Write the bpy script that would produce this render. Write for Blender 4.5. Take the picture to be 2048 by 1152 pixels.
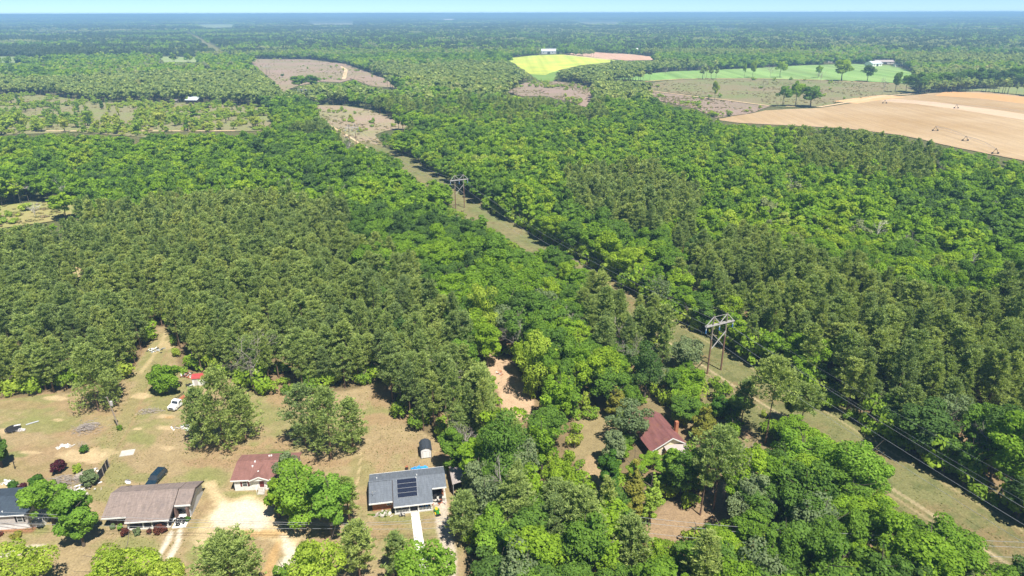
import bpy, math
import numpy as np
from mathutils import Matrix, Vector

# ------------------------------------------------------------------ camera, sky, sun, exposure
for _o in list(bpy.data.objects):
    bpy.data.objects.remove(_o)
SC = bpy.context.scene
COL = SC.collection
CAM_H, FPX = 90.0, 1365.0
PITCH, ROLL = math.radians(21.95), 0.00244
_f = np.array([0, math.cos(PITCH), -math.sin(PITCH)])
_r = np.array([1.0, 0, 0])
_u = np.array([0, math.sin(PITCH), math.cos(PITCH)])
RV = _r * math.cos(ROLL) - _u * math.sin(ROLL)
UV = _u * math.cos(ROLL) + _r * math.sin(ROLL)
cd = bpy.data.cameras.new('camera')
cam = bpy.data.objects.new('camera', cd)
COL.objects.link(cam)
cd.sensor_width = 36.0
cd.lens = FPX / 2048 * 36.0
cd.clip_start = 1.0
cd.clip_end = 200000
M = Matrix.Identity(4)
for i in range(3):
    M[i][0] = RV[i]; M[i][1] = UV[i]; M[i][2] = -_f[i]
M[2][3] = CAM_H
cam.matrix_world = M
SC.camera = cam

SUN_DIR = Vector((0.25, -0.40, 0.88)).normalized()      # towards the sun
EL = math.asin(SUN_DIR.z)
world = bpy.data.worlds.new('World')
SC.world = world
world.use_nodes = True
wn = world.node_tree.nodes; wl = world.node_tree.links
sky = wn.new('ShaderNodeTexSky')
sky.sky_type = 'NISHITA'
sky.sun_disc = False
sky.sun_elevation = EL
sky.sun_rotation = math.atan2(SUN_DIR.x, SUN_DIR.y)
sky.altitude = 5000
sky.air_density = 0.7
sky.dust_density = 0.0
sky.ozone_density = 6.0
bgn = wn['Background']
bgn.inputs['Strength'].default_value = 0.093
wl.new(sky.outputs[0], bgn.inputs['Color'])

sd = bpy.data.lights.new('sun', 'SUN')
sun = bpy.data.objects.new('sun', sd)
COL.objects.link(sun)
sd.energy = 5.0
sd.angle = math.radians(0.5)
sd.color = (1.0, 0.95, 0.86)
sun.rotation_euler = SUN_DIR.to_track_quat('Z', 'Y').to_euler()
sun.location = (0, 0, 300)

SC.view_settings.view_transform = 'Standard'
SC.view_settings.look = 'None'
SC.view_settings.gamma = 1.0
SC.view_settings.use_curve_mapping = False
SC.view_settings.exposure = 0.70
SC.cycles.max_bounces = 8
SC.cycles.diffuse_bounces = 6
SC.cycles.glossy_bounces = 2
SC.cycles.transmission_bounces = 5
SC.cycles.volume_bounces = 1
SC.cycles.use_denoising = True
SC.cycles.use_adaptive_sampling = True
SC.cycles.adaptive_threshold = 0.02
SC.render.film_transparent = False

# ------------------------------------------------------------------ pixel <-> ground
def P(px, py, z=0.0):
    """the place at height z that the photograph shows at (px, py) of 2048 x 1152"""
    d = _f + (px - 1024) / FPX * RV + (576 - py) / FPX * UV
    t = (z - CAM_H) / d[2]
    return Vector((d[0] * t, d[1] * t, z))

def proj(x, y, z):
    x = np.asarray(x, float); y = np.asarray(y, float)
    v = np.stack([x, y, np.broadcast_to(np.asarray(z, float) - CAM_H, x.shape)], -1)
    dep = np.maximum(v @ _f, 1e-3)
    bad = (v @ _f) < 1
    px = 1024 + FPX * (v @ RV) / dep
    py = 576 - FPX * (v @ UV) / dep
    px = np.where(bad, -9999, px)
    return px, py

def height_at(base, top):
    b = P(*base); q = P(*top)
    return CAM_H * (1 - math.hypot(b.x, b.y) / math.hypot(q.x, q.y))

def in_poly(px, py, poly):
    inside = np.zeros(np.shape(px), bool)
    n = len(poly)
    for i in range(n):
        x1, y1 = poly[i]; x2, y2 = poly[(i + 1) % n]
        c = ((y1 > py) != (y2 > py)) & (px < (x2 - x1) * (py - y1) / (y2 - y1 + 1e-12) + x1)
        inside ^= c
    return inside

_tab = np.random.default_rng(5).random((256, 256))
def vnoise(x, y, s, oct=1, seed=0):
    x = np.asarray(x) / s + seed * 17.3; y = np.asarray(y) / s + seed * 9.1
    out = 0; a = 1; tot = 0
    for _ in range(oct):
        xi = np.floor(x).astype(int); yi = np.floor(y).astype(int)
        fx = x - xi; fy = y - yi
        fx = fx * fx * (3 - 2 * fx); fy = fy * fy * (3 - 2 * fy)
        g = lambda i, j: _tab[(xi + i) % 256, (yi + j) % 256]
        out = out + a * ((g(0, 0) * (1 - fx) + g(1, 0) * fx) * (1 - fy) + (g(0, 1) * (1 - fx) + g(1, 1) * fx) * fy)
        tot += a; a *= 0.55; x = x * 2.03 + 31.7; y = y * 2.03 + 11.3
    return out / tot

# ------------------------------------------------------------------ object helpers
def link(o, parent=None):
    COL.objects.link(o)
    if parent is not None:
        o.parent = parent
    return o

def props(o, label=None, cat=None, group=None, kind=None):
    if label: o['label'] = label
    if cat: o['category'] = cat
    if group: o['group'] = group
    if kind: o['kind'] = kind
    return o

def thing(name, label, cat, loc=(0, 0, 0), rz=0.0, group=None):
    o = bpy.data.objects.new(name, None)
    o.empty_display_size = 0.5
    o.location = loc
    o.rotation_euler = (0, 0, rz)
    link(o)
    return props(o, label, cat, group)

class MB:
    """collects faces, then links them as one mesh object"""
    def __init__(s):
        s.v = []; s.f = []; s.smooth = False
    def face(s, pts):
        n = len(s.v); s.v += [tuple(p) for p in pts]; s.f.append(tuple(range(n, n + len(pts))))
        return s
    def hexa(s, p):
        n = len(s.v); s.v += [tuple(q) for q in p]
        for a in ((0, 3, 2, 1), (4, 5, 6, 7), (0, 1, 5, 4), (1, 2, 6, 5), (2, 3, 7, 6), (3, 0, 4, 7)):
            s.f.append(tuple(n + i for i in a))
        return s
    def box(s, x0, x1, y0, y1, z0, z1):
        return s.hexa([(x0, y0, z0), (x1, y0, z0), (x1, y1, z0), (x0, y1, z0), (x0, y0, z1), (x1, y0, z1), (x1, y1, z1), (x0, y1, z1)])
    def bar(s, a, b, w, h=None):
        h = h or w
        a = Vector(a); b = Vector(b); d = (b - a).normalized()
        up = Vector((0, 0, 1)) if abs(d.z) < 0.95 else Vector((0, 1, 0))
        sx = d.cross(up).normalized(); uz = sx.cross(d)
        q = []
        for c in (a, b):
            for i, j in ((-1, -1), (1, -1), (1, 1), (-1, 1)):
                q.append(c + sx * (i * w / 2) + uz * (j * h / 2))
        return s.hexa(q)
    def tube(s, pts, rad, n=8, cap=True):
        pts = [Vector(p) for p in pts]
        if not hasattr(rad, '__len__'): rad = [rad] * len(pts)
        b = len(s.v)
        for i, p in enumerate(pts):
            d = (pts[min(i + 1, len(pts) - 1)] - pts[max(i - 1, 0)]).normalized()
            up = Vector((0, 0, 1)) if abs(d.z) < 0.9 else Vector((0, 1, 0))
            sx = d.cross(up).normalized(); uz = sx.cross(d)
            for k in range(n):
                a = 2 * math.pi * k / n
                s.v.append(tuple(p + sx * (math.cos(a) * rad[i]) + uz * (math.sin(a) * rad[i])))
        for i in range(len(pts) - 1):
            for k in range(n):
                s.f.append((b + i * n + k, b + i * n + (k + 1) % n, b + (i + 1) * n + (k + 1) % n, b + (i + 1) * n + k))
        if cap:
            s.f.append(tuple(b + k for k in range(n)))
            s.f.append(tuple(b + (len(pts) - 1) * n + n - 1 - k for k in range(n)))
        return s
    def prism(s, prof, y0, y1, axis='y'):
        """profile of (x, z) drawn out along y (or (y, z) along x)"""
        n = len(prof); b = len(s.v)
        for yy in (y0, y1):
            for (a, z) in prof:
                s.v.append((a, yy, z) if axis == 'y' else (yy, a, z))
        s.f.append(tuple(b + i for i in range(n)))
        s.f.append(tuple(b + n + n - 1 - i for i in range(n)))
        for i in range(n):
            s.f.append((b + i, b + n + i, b + n + (i + 1) % n, b + (i + 1) % n))
        return s
    def torus(s, c, R, r, n=14, m=7, axis='z'):
        b = len(s.v)
        for i in range(n):
            a = 2 * math.pi * i / n
            for j in range(m):
                t = 2 * math.pi * j / m
                x = (R + r * math.cos(t)) * math.cos(a); y = (R + r * math.cos(t)) * math.sin(a); z = r * math.sin(t)
                if axis == 'y': x, y, z = x, z, y
                if axis == 'x': x, y, z = z, x, y
                s.v.append((c[0] + x, c[1] + y, c[2] + z))
        for i in range(n):
            for j in range(m):
                s.f.append((b + i * m + j, b + ((i + 1) % n) * m + j, b + ((i + 1) % n) * m + (j + 1) % m, b + i * m + (j + 1) % m))
        return s
    def mesh(s, name, mat):
        me = bpy.data.meshes.new(name)
        me.from_pydata(s.v, [], s.f)
        me.materials.append(mat)
        if s.smooth:
            me.polygons.foreach_set('use_smooth', [True] * len(me.polygons))
        me.update()
        return me
    def build(s, name, mat, parent=None, loc=None, rz=None):
        o = bpy.data.objects.new(name, s.mesh(name, mat))
        if loc is not None: o.location = loc
        if rz is not None: o.rotation_euler = (0, 0, rz)
        return link(o, parent)

def part(name, mat, parent, fn):
    m = MB(); fn(m)
    return m.build(name, mat, parent)

# ------------------------------------------------------------------ materials
class NT:
    def __init__(s, name):
        s.m = bpy.data.materials.new(name); s.m.use_nodes = True
        s.t = s.m.node_tree; s.t.nodes.clear()
        s.out = s.n('ShaderNodeOutputMaterial')
    def n(s, k, **kw):
        x = s.t.nodes.new(k)
        for a, b in kw.items():
            if a in x.bl_rna.properties.keys(): setattr(x, a, b)
        return x
    def l(s, a, b): s.t.links.new(a, b)
    def ramp(s, fac, stops, interp='LINEAR'):
        r = s.n('ShaderNodeValToRGB'); r.color_ramp.interpolation = interp
        e = r.color_ramp.elements
        while len(e) < len(stops): e.new(0.5)
        for i, (p, c) in enumerate(stops):
            e[i].position = p; e[i].color = (*c, 1)
        s.l(fac, r.inputs[0]); return r.outputs[0]
    def noise(s, scale, detail=3, rough=0.6, vec=None):
        x = s.n('ShaderNodeTexNoise'); x.inputs['Scale'].default_value = scale
        x.inputs['Detail'].default_value = detail; x.inputs['Roughness'].default_value = rough
        if vec is not None: s.l(vec, x.inputs['Vector'])
        return x.outputs['Fac']
    def mix(s, a, b, fac, mode='MIX'):
        x = s.n('ShaderNodeMix'); x.data_type = 'RGBA'; x.blend_type = mode
        for v, i in ((fac, 0), (a, 6), (b, 7)):
            if hasattr(v, 'links'): s.l(v, x.inputs[i])
            elif i == 0: x.inputs[0].default_value = v
            else: x.inputs[i].default_value = (*v, 1)
        return x.outputs[2]
    def math(s, op, a, b=0.0):
        x = s.n('ShaderNodeMath'); x.operation = op
        for v, i in ((a, 0), (b, 1)):
            if hasattr(v, 'links'): s.l(v, x.inputs[i])
            else: x.inputs[i].default_value = v
        return x.outputs[0]

def simple(name, col, rough=0.7, metal=0.0, var=0.15, scale=2.0, spec=0.3, dirt=None, stretch=None):
    t = NT(name)
    b = t.n('ShaderNodeBsdfPrincipled')
    b.inputs['Roughness'].default_value = rough; b.inputs['Metallic'].default_value = metal
    b.inputs['Specular IOR Level'].default_value = spec
    tc = t.n('ShaderNodeTexCoord'); vec = tc.outputs['Object']
    if stretch:
        mp = t.n('ShaderNodeMapping'); mp.inputs['Scale'].default_value = stretch
        t.l(vec, mp.inputs['Vector']); vec = mp.outputs[0]
    n = t.noise(scale, 4, 0.65, vec)
    lo = tuple(c * (1 - var) for c in col); hi = tuple(min(1, c * (1 + var)) for c in col)
    c = t.ramp(n, [(0.3, lo), (0.7, hi)])
    if dirt:
        n2 = t.noise(scale * 0.45, 5, 0.7, vec)
        c = t.mix(c, dirt, t.ramp(n2, [(0.5, (0, 0, 0)), (0.72, (0.75, 0.75, 0.75))]))
    t.l(c, b.inputs['Base Color']); t.l(b.outputs[0], t.out.inputs[0])
    return t.m

def roofmat(name, col, var=0.2, rows=0.25, dirt=None, streak=0.3):
    """shingles: fine courses along x, streaks down the slope"""
    t = NT(name); b = t.n('ShaderNodeBsdfPrincipled')
    b.inputs['Roughness'].default_value = 0.85; b.inputs['Specular IOR Level'].default_value = 0.2
    tc = t.n('ShaderNodeTexCoord')
    mp = t.n('ShaderNodeMapping'); mp.inputs['Scale'].default_value = (2.2, 0.35, 0.35); t.l(tc.outputs['Object'], mp.inputs[0])
    n1 = t.noise(1.5, 4, 0.7, mp.outputs[0])
    mp2 = t.n('ShaderNodeMapping'); mp2.inputs['Scale'].default_value = (0.6, 5, 1); t.l(tc.outputs['Object'], mp2.inputs[0])
    n2 = t.noise(2.2, 3, 0.7, mp2.outputs[0])
    lo = tuple(c * (1 - var) for c in col); hi = tuple(c * (1 + var) for c in col)
    c1 = t.ramp(n1, [(0.3, lo), (0.7, hi)])
    c2 = t.ramp(n2, [(0.3, (1 - streak,) * 3), (0.7, (1 + streak * 0.4,) * 3)])
    c = t.mix(c1, c2, 0.8, 'MULTIPLY')
    if dirt:
        n3 = t.noise(0.5, 5, 0.7, tc.outputs['Object'])
        c = t.mix(c, dirt, t.ramp(n3, [(0.5, (0, 0, 0)), (0.75, (0.7, 0.7, 0.7))]))
    t.l(c, b.inputs['Base Color']); t.l(b.outputs[0], t.out.inputs[0])
    return t.m

def leafmat(name, stops, patch=0.5, trans=0.45, patch_scale=0.012):
    """leaf colour differs from tree to tree and from leaf to leaf"""
    t = NT(name)
    oi = t.n('ShaderNodeObjectInfo')
    n = t.noise(patch_scale, 2, 0.5, oi.outputs['Location'])
    n0 = t.noise(.0021, 3, 0.6, oi.outputs['Location'])
    n = t.math('ADD', t.math('MULTIPLY', t.math('SUBTRACT', n, 0.5), patch * 2.0), t.math('MULTIPLY', t.math('SUBTRACT', n0, 0.5), patch * 3.2))
    fac = t.math('ADD', n, t.math('ADD', t.math('MULTIPLY', oi.outputs['Random'], 0.72), 0.14))
    c = t.ramp(fac, stops)
    at = t.n('ShaderNodeAttribute'); at.attribute_name = 'leafvar'; at.attribute_type = 'GEOMETRY'
    c = t.mix(c, t.ramp(at.outputs['Fac'], [(0.0, (0.62, 0.64, 0.62)), (0.5, (1, 1, 1)), (1.0, (1.45, 1.35, 1.3))]), 1.0, 'MULTIPLY')
    d = t.n('ShaderNodeBsdfDiffuse'); tr = t.n('ShaderNodeBsdfTranslucent')
    mx = t.n('ShaderNodeMixShader'); mx.inputs[0].default_value = trans
    t.l(c, d.inputs[0]); t.l(t.mix(c, (1.15, 1.15, 0.5), 1.0, 'MULTIPLY'), tr.inputs[0])
    t.l(d.outputs[0], mx.inputs[1]); t.l(tr.outputs[0], mx.inputs[2]); t.l(mx.outputs[0], t.out.inputs[0])
    return t.m

BROAD = [(0.0, (.115, .205, .055)), (0.15, (.15, .27, .050)), (0.38, (.20, .345, .042)), (0.6, (.26, .42, .040)), (0.8, (.33, .46, .045)), (0.93, (.37, .47, .065)), (1.0, (.29, .33, .18))]
PINE = [(0.0, (.26, .35, .13)), (0.3, (.32, .42, .135)), (0.6, (.37, .46, .14)), (0.85, (.43, .50, .15)), (1.0, (.46, .46, .20))]
m_broad = leafmat('broadleaf foliage', BROAD, 0.55)
m_pine = leafmat('pine needles', PINE, 0.35, 0.4)
m_young = leafmat('young spring foliage', [(0.0, (.28, .43, .08)), (0.5, (.40, .52, .08)), (1.0, (.50, .52, .12))], 0.3)
m_bright = leafmat('bright green foliage', [(0.0, (.21, .38, .055)), (1.0, (.28, .45, .055))], 0.1)
m_lime = leafmat('yellow green foliage', [(0.0, (.35, .48, .06)), (1.0, (.42, .52, .08))], 0.1)
m_deep = leafmat('deep green foliage', [(0.0, (.09, .20, .035)), (1.0, (.12, .25, .04))], 0.1)
m_cedar = leafmat('rusty olive cedar foliage', [(0.0, (.29, .32, .06)), (1.0, (.39, .34, .08))], 0.1)
m_grey = leafmat('grey green oak foliage', [(0.0, (.20, .28, .13)), (1.0, (.26, .33, .16))], 0.1)
m_purple = leafmat('purple foliage', [(0.0, (.11, .03, .045)), (1.0, (.14, .04, .055))], 0.1)
m_redbush = leafmat('reddish brown clipped foliage', [(0.0, (.17, .06, .045)), (1.0, (.22, .085, .055))], 0.1)
m_bush = leafmat('undergrowth leaves', [(0.0, (.20, .33, .05)), (0.5, (.30, .45, .05)), (1.0, (.42, .47, .09))], 0.4)
m_bark = simple('bark', (.13, .105, .085), 0.9, var=0.3, scale=3)
m_barkred = simple('reddish pine bark', (.20, .13, .09), 0.9, var=0.3, scale=3)
m_bare = simple('bare grey twigs', (.33, .29, .26), 0.9, var=0.2)
m_deadwood = simple('bleached dead wood', (.55, .52, .47), 0.9, var=0.15)

# ------------------------------------------------------------------ ground
def ground_blobs(px, py, wx, wy):
    """the ground's own colours: lawn, bare sand, pine straw, tracks"""
    n1 = vnoise(wx, wy, 9, 4, 1); n2 = vnoise(wx, wy, 2.2, 4, 2); n3 = vnoise(wx, wy, 25, 3, 3); n4 = vnoise(wx, wy, .9, 2, 4)
    col = np.zeros(px.shape + (3,))
    def C(*a): return np.array(a)
    forest = C(.22, .17, .09); litter = C(.34, .235, .13)
    col[:] = forest
    k = np.clip((n1 - .4) * 3, 0, 1)[..., None]; col = col * (1 - k) + litter * k
    def lay(mask, c):
        nonlocal col
        m = np.clip(mask, 0, 1)[..., None]; col = col * (1 - m) + np.asarray(c) * m
    def poly(pts, c, soft=6, s=1.0, jag=8):
        xs = px + (n1 - .5) * jag * 2 + (n2 - .5) * jag; ys = py + (n3 - .5) * jag + (n2 - .5) * jag
        acc = 0
        for dx, dy in ((0, 0), (soft, 0), (-soft, 0), (0, soft * .5), (0, -soft * .5)):
            acc = acc + in_poly(xs + dx, ys + dy, pts)
        lay(acc / 5 * s, c)
    def ell(cx, cy, rx, ry, c, s=1.0, rag=.9):
        d = ((px - cx) / rx) ** 2 + ((py - cy) / ry) ** 2
        lay(np.clip((1.15 - d + (n2 - .5) * 2 * rag + (n1 - .5) * rag) * 1.6, 0, 1) * s, c)
    def line(pts, w, c, s=1.0, rag=.6):
        best = np.full(px.shape, 1e9)
        for (x1, y1), (x2, y2) in zip(pts[:-1], pts[1:]):
            t = np.clip(((px - x1) * (x2 - x1) + (py - y1) * (y2 - y1)) / ((x2 - x1) ** 2 + (y2 - y1) ** 2), 0, 1)
            best = np.minimum(best, np.hypot(px - x1 - t * (x2 - x1), py - y1 - t * (y2 - y1)))
        lay(np.clip((1.2 - best / w + (n2 - .5) * rag * 2) * 1.5, 0, 1) * s, c)
    tan = C(.40, .305, .165); green = C(.27, .28, .10); straw = C(.39, .27, .15); sand = C(.62, .48, .27)
    white = C(.78, .70, .55); orange = C(.58, .37, .16); vivid = C(.12, .22, .045)
    # yards
    poly(YARD, tan, 5)
    yard = in_poly(px, py, YARD)
    lay(np.clip((n1 - .48) * 5, 0, .75) * yard, green)
    lay(np.clip((vnoise(wx * .12 + wy * .5, wy * .06 - wx * .5, .8, 3, 33) - .5) * 3, 0, .35) * yard, C(.46, .36, .21))
    lay(np.clip((n3 - .5) * 5, 0, .75) * np.clip((n2 - .3) * 3, 0, 1) * yard, straw)
    lay(np.clip((n2 - .62) * 7, 0, .6) * yard, C(.40, .31, .17))
    for a in ((60, 930, 130, 26), (110, 900, 90, 14), (190, 812, 95, 16), (30, 810, 80, 9), (160, 865, 60, 12), (110, 955, 70, 12)): ell(*a, straw, .55)
    for a in ((75, 850, 80, 18), (285, 876, 30, 11), (235, 945, 30, 28), (215, 990, 60, 18), (420, 955, 45, 20), (480, 990, 45, 8), (250, 1095, 75, 28), (400, 1110, 30, 20), (300, 955, 60, 10), (60, 1060, 45, 9), (420, 1060, 20, 26)): ell(*a, green, .7)
    ell(525, 903, 55, 6, vivid, .95, .4)
    ell(40, 909, 25, 7, vivid, .5)
    for a in ((470, 925, 110, 12), (580, 925, 60, 12), (450, 900, 90, 12), (560, 885, 30, 14), (650, 925, 90, 10), (760, 790, 26, 28), (760, 840, 50, 14), (885, 912, 20, 12), (560, 800, 30, 14)): ell(*a, straw, .85)
    ell(535, 830, 40, 25, green, .4); ell(800, 870, 55, 25, tan, .6); ell(770, 1060, 45, 20, C(.36, .25, .13), .6)
    ell(720, 950, 30, 35, green, .5); ell(790, 1038, 40, 6, green, .6)
    # track through the yard
    line([(350, 640), (335, 680), (300, 735), (272, 790), (245, 850), (215, 930)], 13, C(.33, .29, .13), .8)
    line([(338, 655), (318, 695), (282, 745)], 4, sand, .55); line([(352, 660), (330, 712), (302, 760), (262, 850), (215, 930)], 2.2, straw, .6)
    ell(335, 690, 14, 9, sand, .6)
    # sand patches
    for a in ((168, 912, 55, 13), (280, 791, 20, 6), (333, 833, 16, 4), (330, 856, 22, 5), (110, 796, 26, 5), (115, 840, 12, 3), (6, 975, 22, 9), (62, 905, 24, 4), (330, 896, 20, 5), (275, 858, 10, 2), (8, 862, 12, 5)): ell(*a, C(.66, .50, .29), .75)
    ell(205, 905, 45, 9, sand, .5)
    ell(340, 835, 10, 2.5, orange, .8)
    # big sand parking place and its approaches
    poly([(408, 965), (428, 962), (440, 985), (452, 1000), (512, 994), (545, 1012), (560, 1055), (610, 1075), (600, 1095), (560, 1090), (520, 1075), (475, 1072), (440, 1088), (400, 1098), (385, 1082), (405, 1045), (428, 1015), (430, 1000)], C(.66, .52, .30), 7, .95, 20)
    poly([(445, 1008), (510, 1003), (530, 1020), (540, 1050), (500, 1062), (455, 1052), (430, 1060), (425, 1035)], white, 8, .9, 16)
    ell(520, 1068, 60, 9, orange, .75); ell(400, 1075, 26, 20, sand, .5); ell(425, 975, 10, 14, sand, .7)
    line([(570, 1085), (585, 1110), (560, 1152), (555, 1200)], 14, white, .9)
    line([(560, 1085), (545, 1115), (535, 1150)], 9, orange, .7)
    line([(343, 1066), (330, 1090), (312, 1122)], 5, white, 1, .3); line([(360, 1062), (356, 1085), (338, 1118)], 5.5, white, 1, .3)
    line([(-30, 1112), (20, 1108), (55, 1098), (88, 1096)], 7, white, .9)
    ell(0, 1095, 25, 7, orange, .5); line([(0, 1062), (62, 1060), (95, 1020)], 6, C(.36, .17, .10), .85, .3)
    # beside the solar panel house
    line([(722, 905), (716, 960), (706, 1020), (722, 1075)], 1.6, sand, .7); line([(712, 960), (698, 1010), (712, 1060)], 1.6, straw, .7)
    poly([(868, 1000), (893, 1001), (900, 1050), (912, 1100), (915, 1200), (893, 1200), (884, 1100), (874, 1060)], C(.62, .53, .42), 3, .95, 3)
    # trail in the middle woods, clearings round the old house
    poly([(966, 705), (1018, 712), (1066, 790), (1072, 835), (1015, 838), (995, 780), (972, 745)], C(.60, .42, .27), 4, 1, 7)
    poly([(1150, 825), (1245, 828), (1240, 880), (1215, 905), (1215, 960), (1215, 1010), (1180, 985), (1140, 900)], C(.34, .27, .14), 5, 1, 8)
    ell(1185, 935, 16, 22, C(.48, .34, .2), .7)
    poly([(1270, 780), (1420, 770), (1560, 820), (1600, 900), (1500, 900), (1390, 860), (1290, 815)], C(.29, .235, .125), 6, .9, 10)
    ell(1520, 850, 50, 30, C(.40, .26, .17), .8)
    poly([(1240, 1075), (1330, 1005), (1480, 960), (1500, 1040), (1400, 1085)], C(.40, .28, .17), 6, .9, 10)
    for a in ((1215, 1120, 120, 45), (1600, 1090, 60, 35), (1190, 1070, 60, 22), (1700, 1130, 60, 18)): ell(*a, C(.48, .25, .13), .9)
    poly([(290, 655), (352, 640), (350, 560), (300, 560)], C(.36, .22, .12), 4, .7, 6)
    # power line cut, laid out along the line itself
    al, pe = row_coords(wx, wy)
    inn = np.clip((16.0 - np.abs(pe - 3.5) + (n2 - .5) * 3) * .7, 0, 1) * (np.abs(pe - 3.5) < 18)
    rowc = C(.25, .245, .105)
    lay(inn, rowc)
    lay(inn * np.clip((n1 - .45) * 4, 0, .8), C(.29, .215, .11)); lay(inn * np.clip((n2 - .55) * 5, 0, .7), C(.155, .17, .065))
    lay(inn * np.clip((n4 - .55) * 5, 0, .55), C(.13, .15, .06))
    lay(inn * np.clip((al - 40) / 60, 0, .7), C(.36, .25, .125))
    for o, w, c, s in ((-.3, .45, C(.52, .42, .25), .9), (-2.3, .4, C(.45, .35, .20), .65), (10.6, .3, C(.46, .38, .2), .7)):
        lay(np.clip((1.3 - np.abs(pe - o - (n3 - .5) * 1.5) / w + (n2 - .5) * .9) * 1.5, 0, 1) * s, c)
    return np.clip(col * .75 * (0.84 + .32 * n4[..., None]), 0, 1)

YARD = [(-400, 800), (0, 800), (60, 792), (133, 785), (240, 770), (295, 700), (312, 655), (345, 652), (352, 700), (356, 748), (400, 745), (480, 770), (520, 792), (580, 790), (715, 778), (728, 770), (770, 765), (776, 800), (800, 850), (895, 885), (905, 935), (940, 985), (935, 1060), (925, 1152), (925, 1400), (-400, 1400)]
ROW_A = P(1428, 744); ROW_B = P(920, 417)
ROW_D = (ROW_B - ROW_A).normalized(); ROW_N = Vector((ROW_D.y, -ROW_D.x, 0))
def row_coords(x, y):
    dx = x - ROW_A.x; dy = y - ROW_A.y
    return dx * ROW_D.x + dy * ROW_D.y, dx * ROW_N.x + dy * ROW_N.y

def grid_mesh(name, xs, ys, mat, zf=None, colf=None, z=0.0):
    nx, ny = len(xs), len(ys)
    X, Y = np.meshgrid(xs, ys)
    Z = np.full(X.shape, z) if zf is None else zf(X, Y)
    co = np.stack([X, Y, Z], -1).reshape(-1, 3).astype(np.float32)
    i = np.arange((ny - 1) * (nx - 1)); r = i // (nx - 1); c = i % (nx - 1)
    a = r * nx + c
    return raw_mesh(name, co, np.stack([a, a + 1, a + nx + 1, a + nx], 1), mat, colf(X, Y).reshape(-1, 3) if colf else None)

def raw_mesh(name, co, faces, mat, vcol=None, mats=None, midx=None, fvar=None):
    me = bpy.data.meshes.new(name)
    k = faces.shape[1]
    me.vertices.add(len(co)); me.vertices.foreach_set('co', np.ascontiguousarray(co, np.float32).ravel())
    me.loops.add(faces.size); me.loops.foreach_set('vertex_index', faces.astype(np.int32).ravel())
    me.polygons.add(len(faces))
    me.polygons.foreach_set('loop_start', (np.arange(len(faces)) * k).astype(np.int32))
    me.polygons.foreach_set('loop_total', np.full(len(faces), k, np.int32))
    for m in (mats or [mat]): me.materials.append(m)
    if midx is not None: me.polygons.foreach_set('material_index', midx.astype(np.int32))
    if vcol is not None:
        at = me.color_attributes.new('soil', 'FLOAT_COLOR', 'POINT')
        at.data.foreach_set('color', np.concatenate([vcol, np.ones((len(vcol), 1))], 1).astype(np.float32).ravel())
    if fvar is not None:
        at = me.attributes.new('leafvar', 'FLOAT', 'FACE')
        at.data.foreach_set('value', fvar.astype(np.float32))
    me.update(calc_edges=True)
    return me

def soilmat(name, scale=3.0, amp=0.35, attr=True, col=None, col2=None, big=0.02, furrow=None):
    t = NT(name); d = t.n('ShaderNodeBsdfDiffuse'); g = t.n('ShaderNodeNewGeometry')
    if attr:
        a = t.n('ShaderNodeAttribute'); a.attribute_name = 'soil'; c = a.outputs['Color']
    else:
        c = t.ramp(t.noise(big, 5, 0.65, g.outputs['Position']), [(0.35, col), (0.65, col2 or col)])
    n = t.noise(scale, 3, 0.7, g.outputs['Position'])
    c = t.mix(c, t.ramp(n, [(0.25, (1 - amp,) * 3), (0.75, (1 + amp,) * 3)]), 1.0, 'MULTIPLY')
    if furrow:
        ang, fs, fa = furrow
        mp = t.n('ShaderNodeMapping'); mp.inputs['Rotation'].default_value = (0, 0, ang); mp.inputs['Scale'].default_value = (fs, fs * .02, 1)
        t.l(g.outputs['Position'], mp.inputs[0])
        n3 = t.noise(1.0, 3, 0.6, mp.outputs[0])
        c = t.mix(c, t.ramp(n3, [(0.35, (1 - fa,) * 3), (0.65, (1 + fa,) * 3)]), 1.0, 'MULTIPLY')
    t.l(c, d.inputs[0]); t.l(d.outputs[0], t.out.inputs[0])
    return t.m

def structure(name, me, loc=(0, 0, 0)):
    o = bpy.data.objects.new(name, me); o.location = loc
    link(o); o['kind'] = 'structure'
    return o

m_soil = soilmat('yard grass and soil', 2.6, 0.34)
def gcol(X, Y):
    px, py = proj(X, Y, 0.0)
    return ground_blobs(px, py, X, Y)
structure('ground', grid_mesh('ground', np.arange(-150, 140.1, .45), np.arange(55, 240.1, .45), m_soil, colf=gcol))

# wide terrain around it: flat near by, rolling beyond ten kilometres
m_land = soilmat('woodland floor', .25, 0.25, False, (.08, .105, .04), (.15, .135, .065), .006)
def terr():
    rad = np.concatenate([[0], np.geomspace(40, 46000, 110)]); ang = np.linspace(0, 2 * np.pi, 181)[:-1]
    R, A = np.meshgrid(rad, ang, indexing='ij')
    X = R * np.sin(A); Y = R * np.cos(A)
    h = vnoise(X, Y, 5200, 4, 7)
    Z = -0.3 + np.clip((R - 7000) / 11000, 0, 1) * np.clip(h * 120 - 32, 0, 64)
    Z = np.where(R > 40000, np.minimum(Z, 40), Z)
    n = len(ang); i = np.arange((len(rad) - 1) * n); r = i // n; c = i % n
    f = np.stack([r * n + c, (r + 1) * n + c, (r + 1) * n + (c + 1) % n, r * n + (c + 1) % n], 1)
    co = np.stack([X, Y, Z], -1).reshape(-1, 3)
    return raw_mesh('terrain', co, f, m_land), (lambda x, y: -0.3 + np.clip((np.hypot(x, y) - 7000) / 11000, 0, 1) * np.clip(vnoise(x, y, 5200, 4, 7) * 120 - 32, 0, 64))
_tm, terrain_z = terr()
structure('terrain', _tm)

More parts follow.
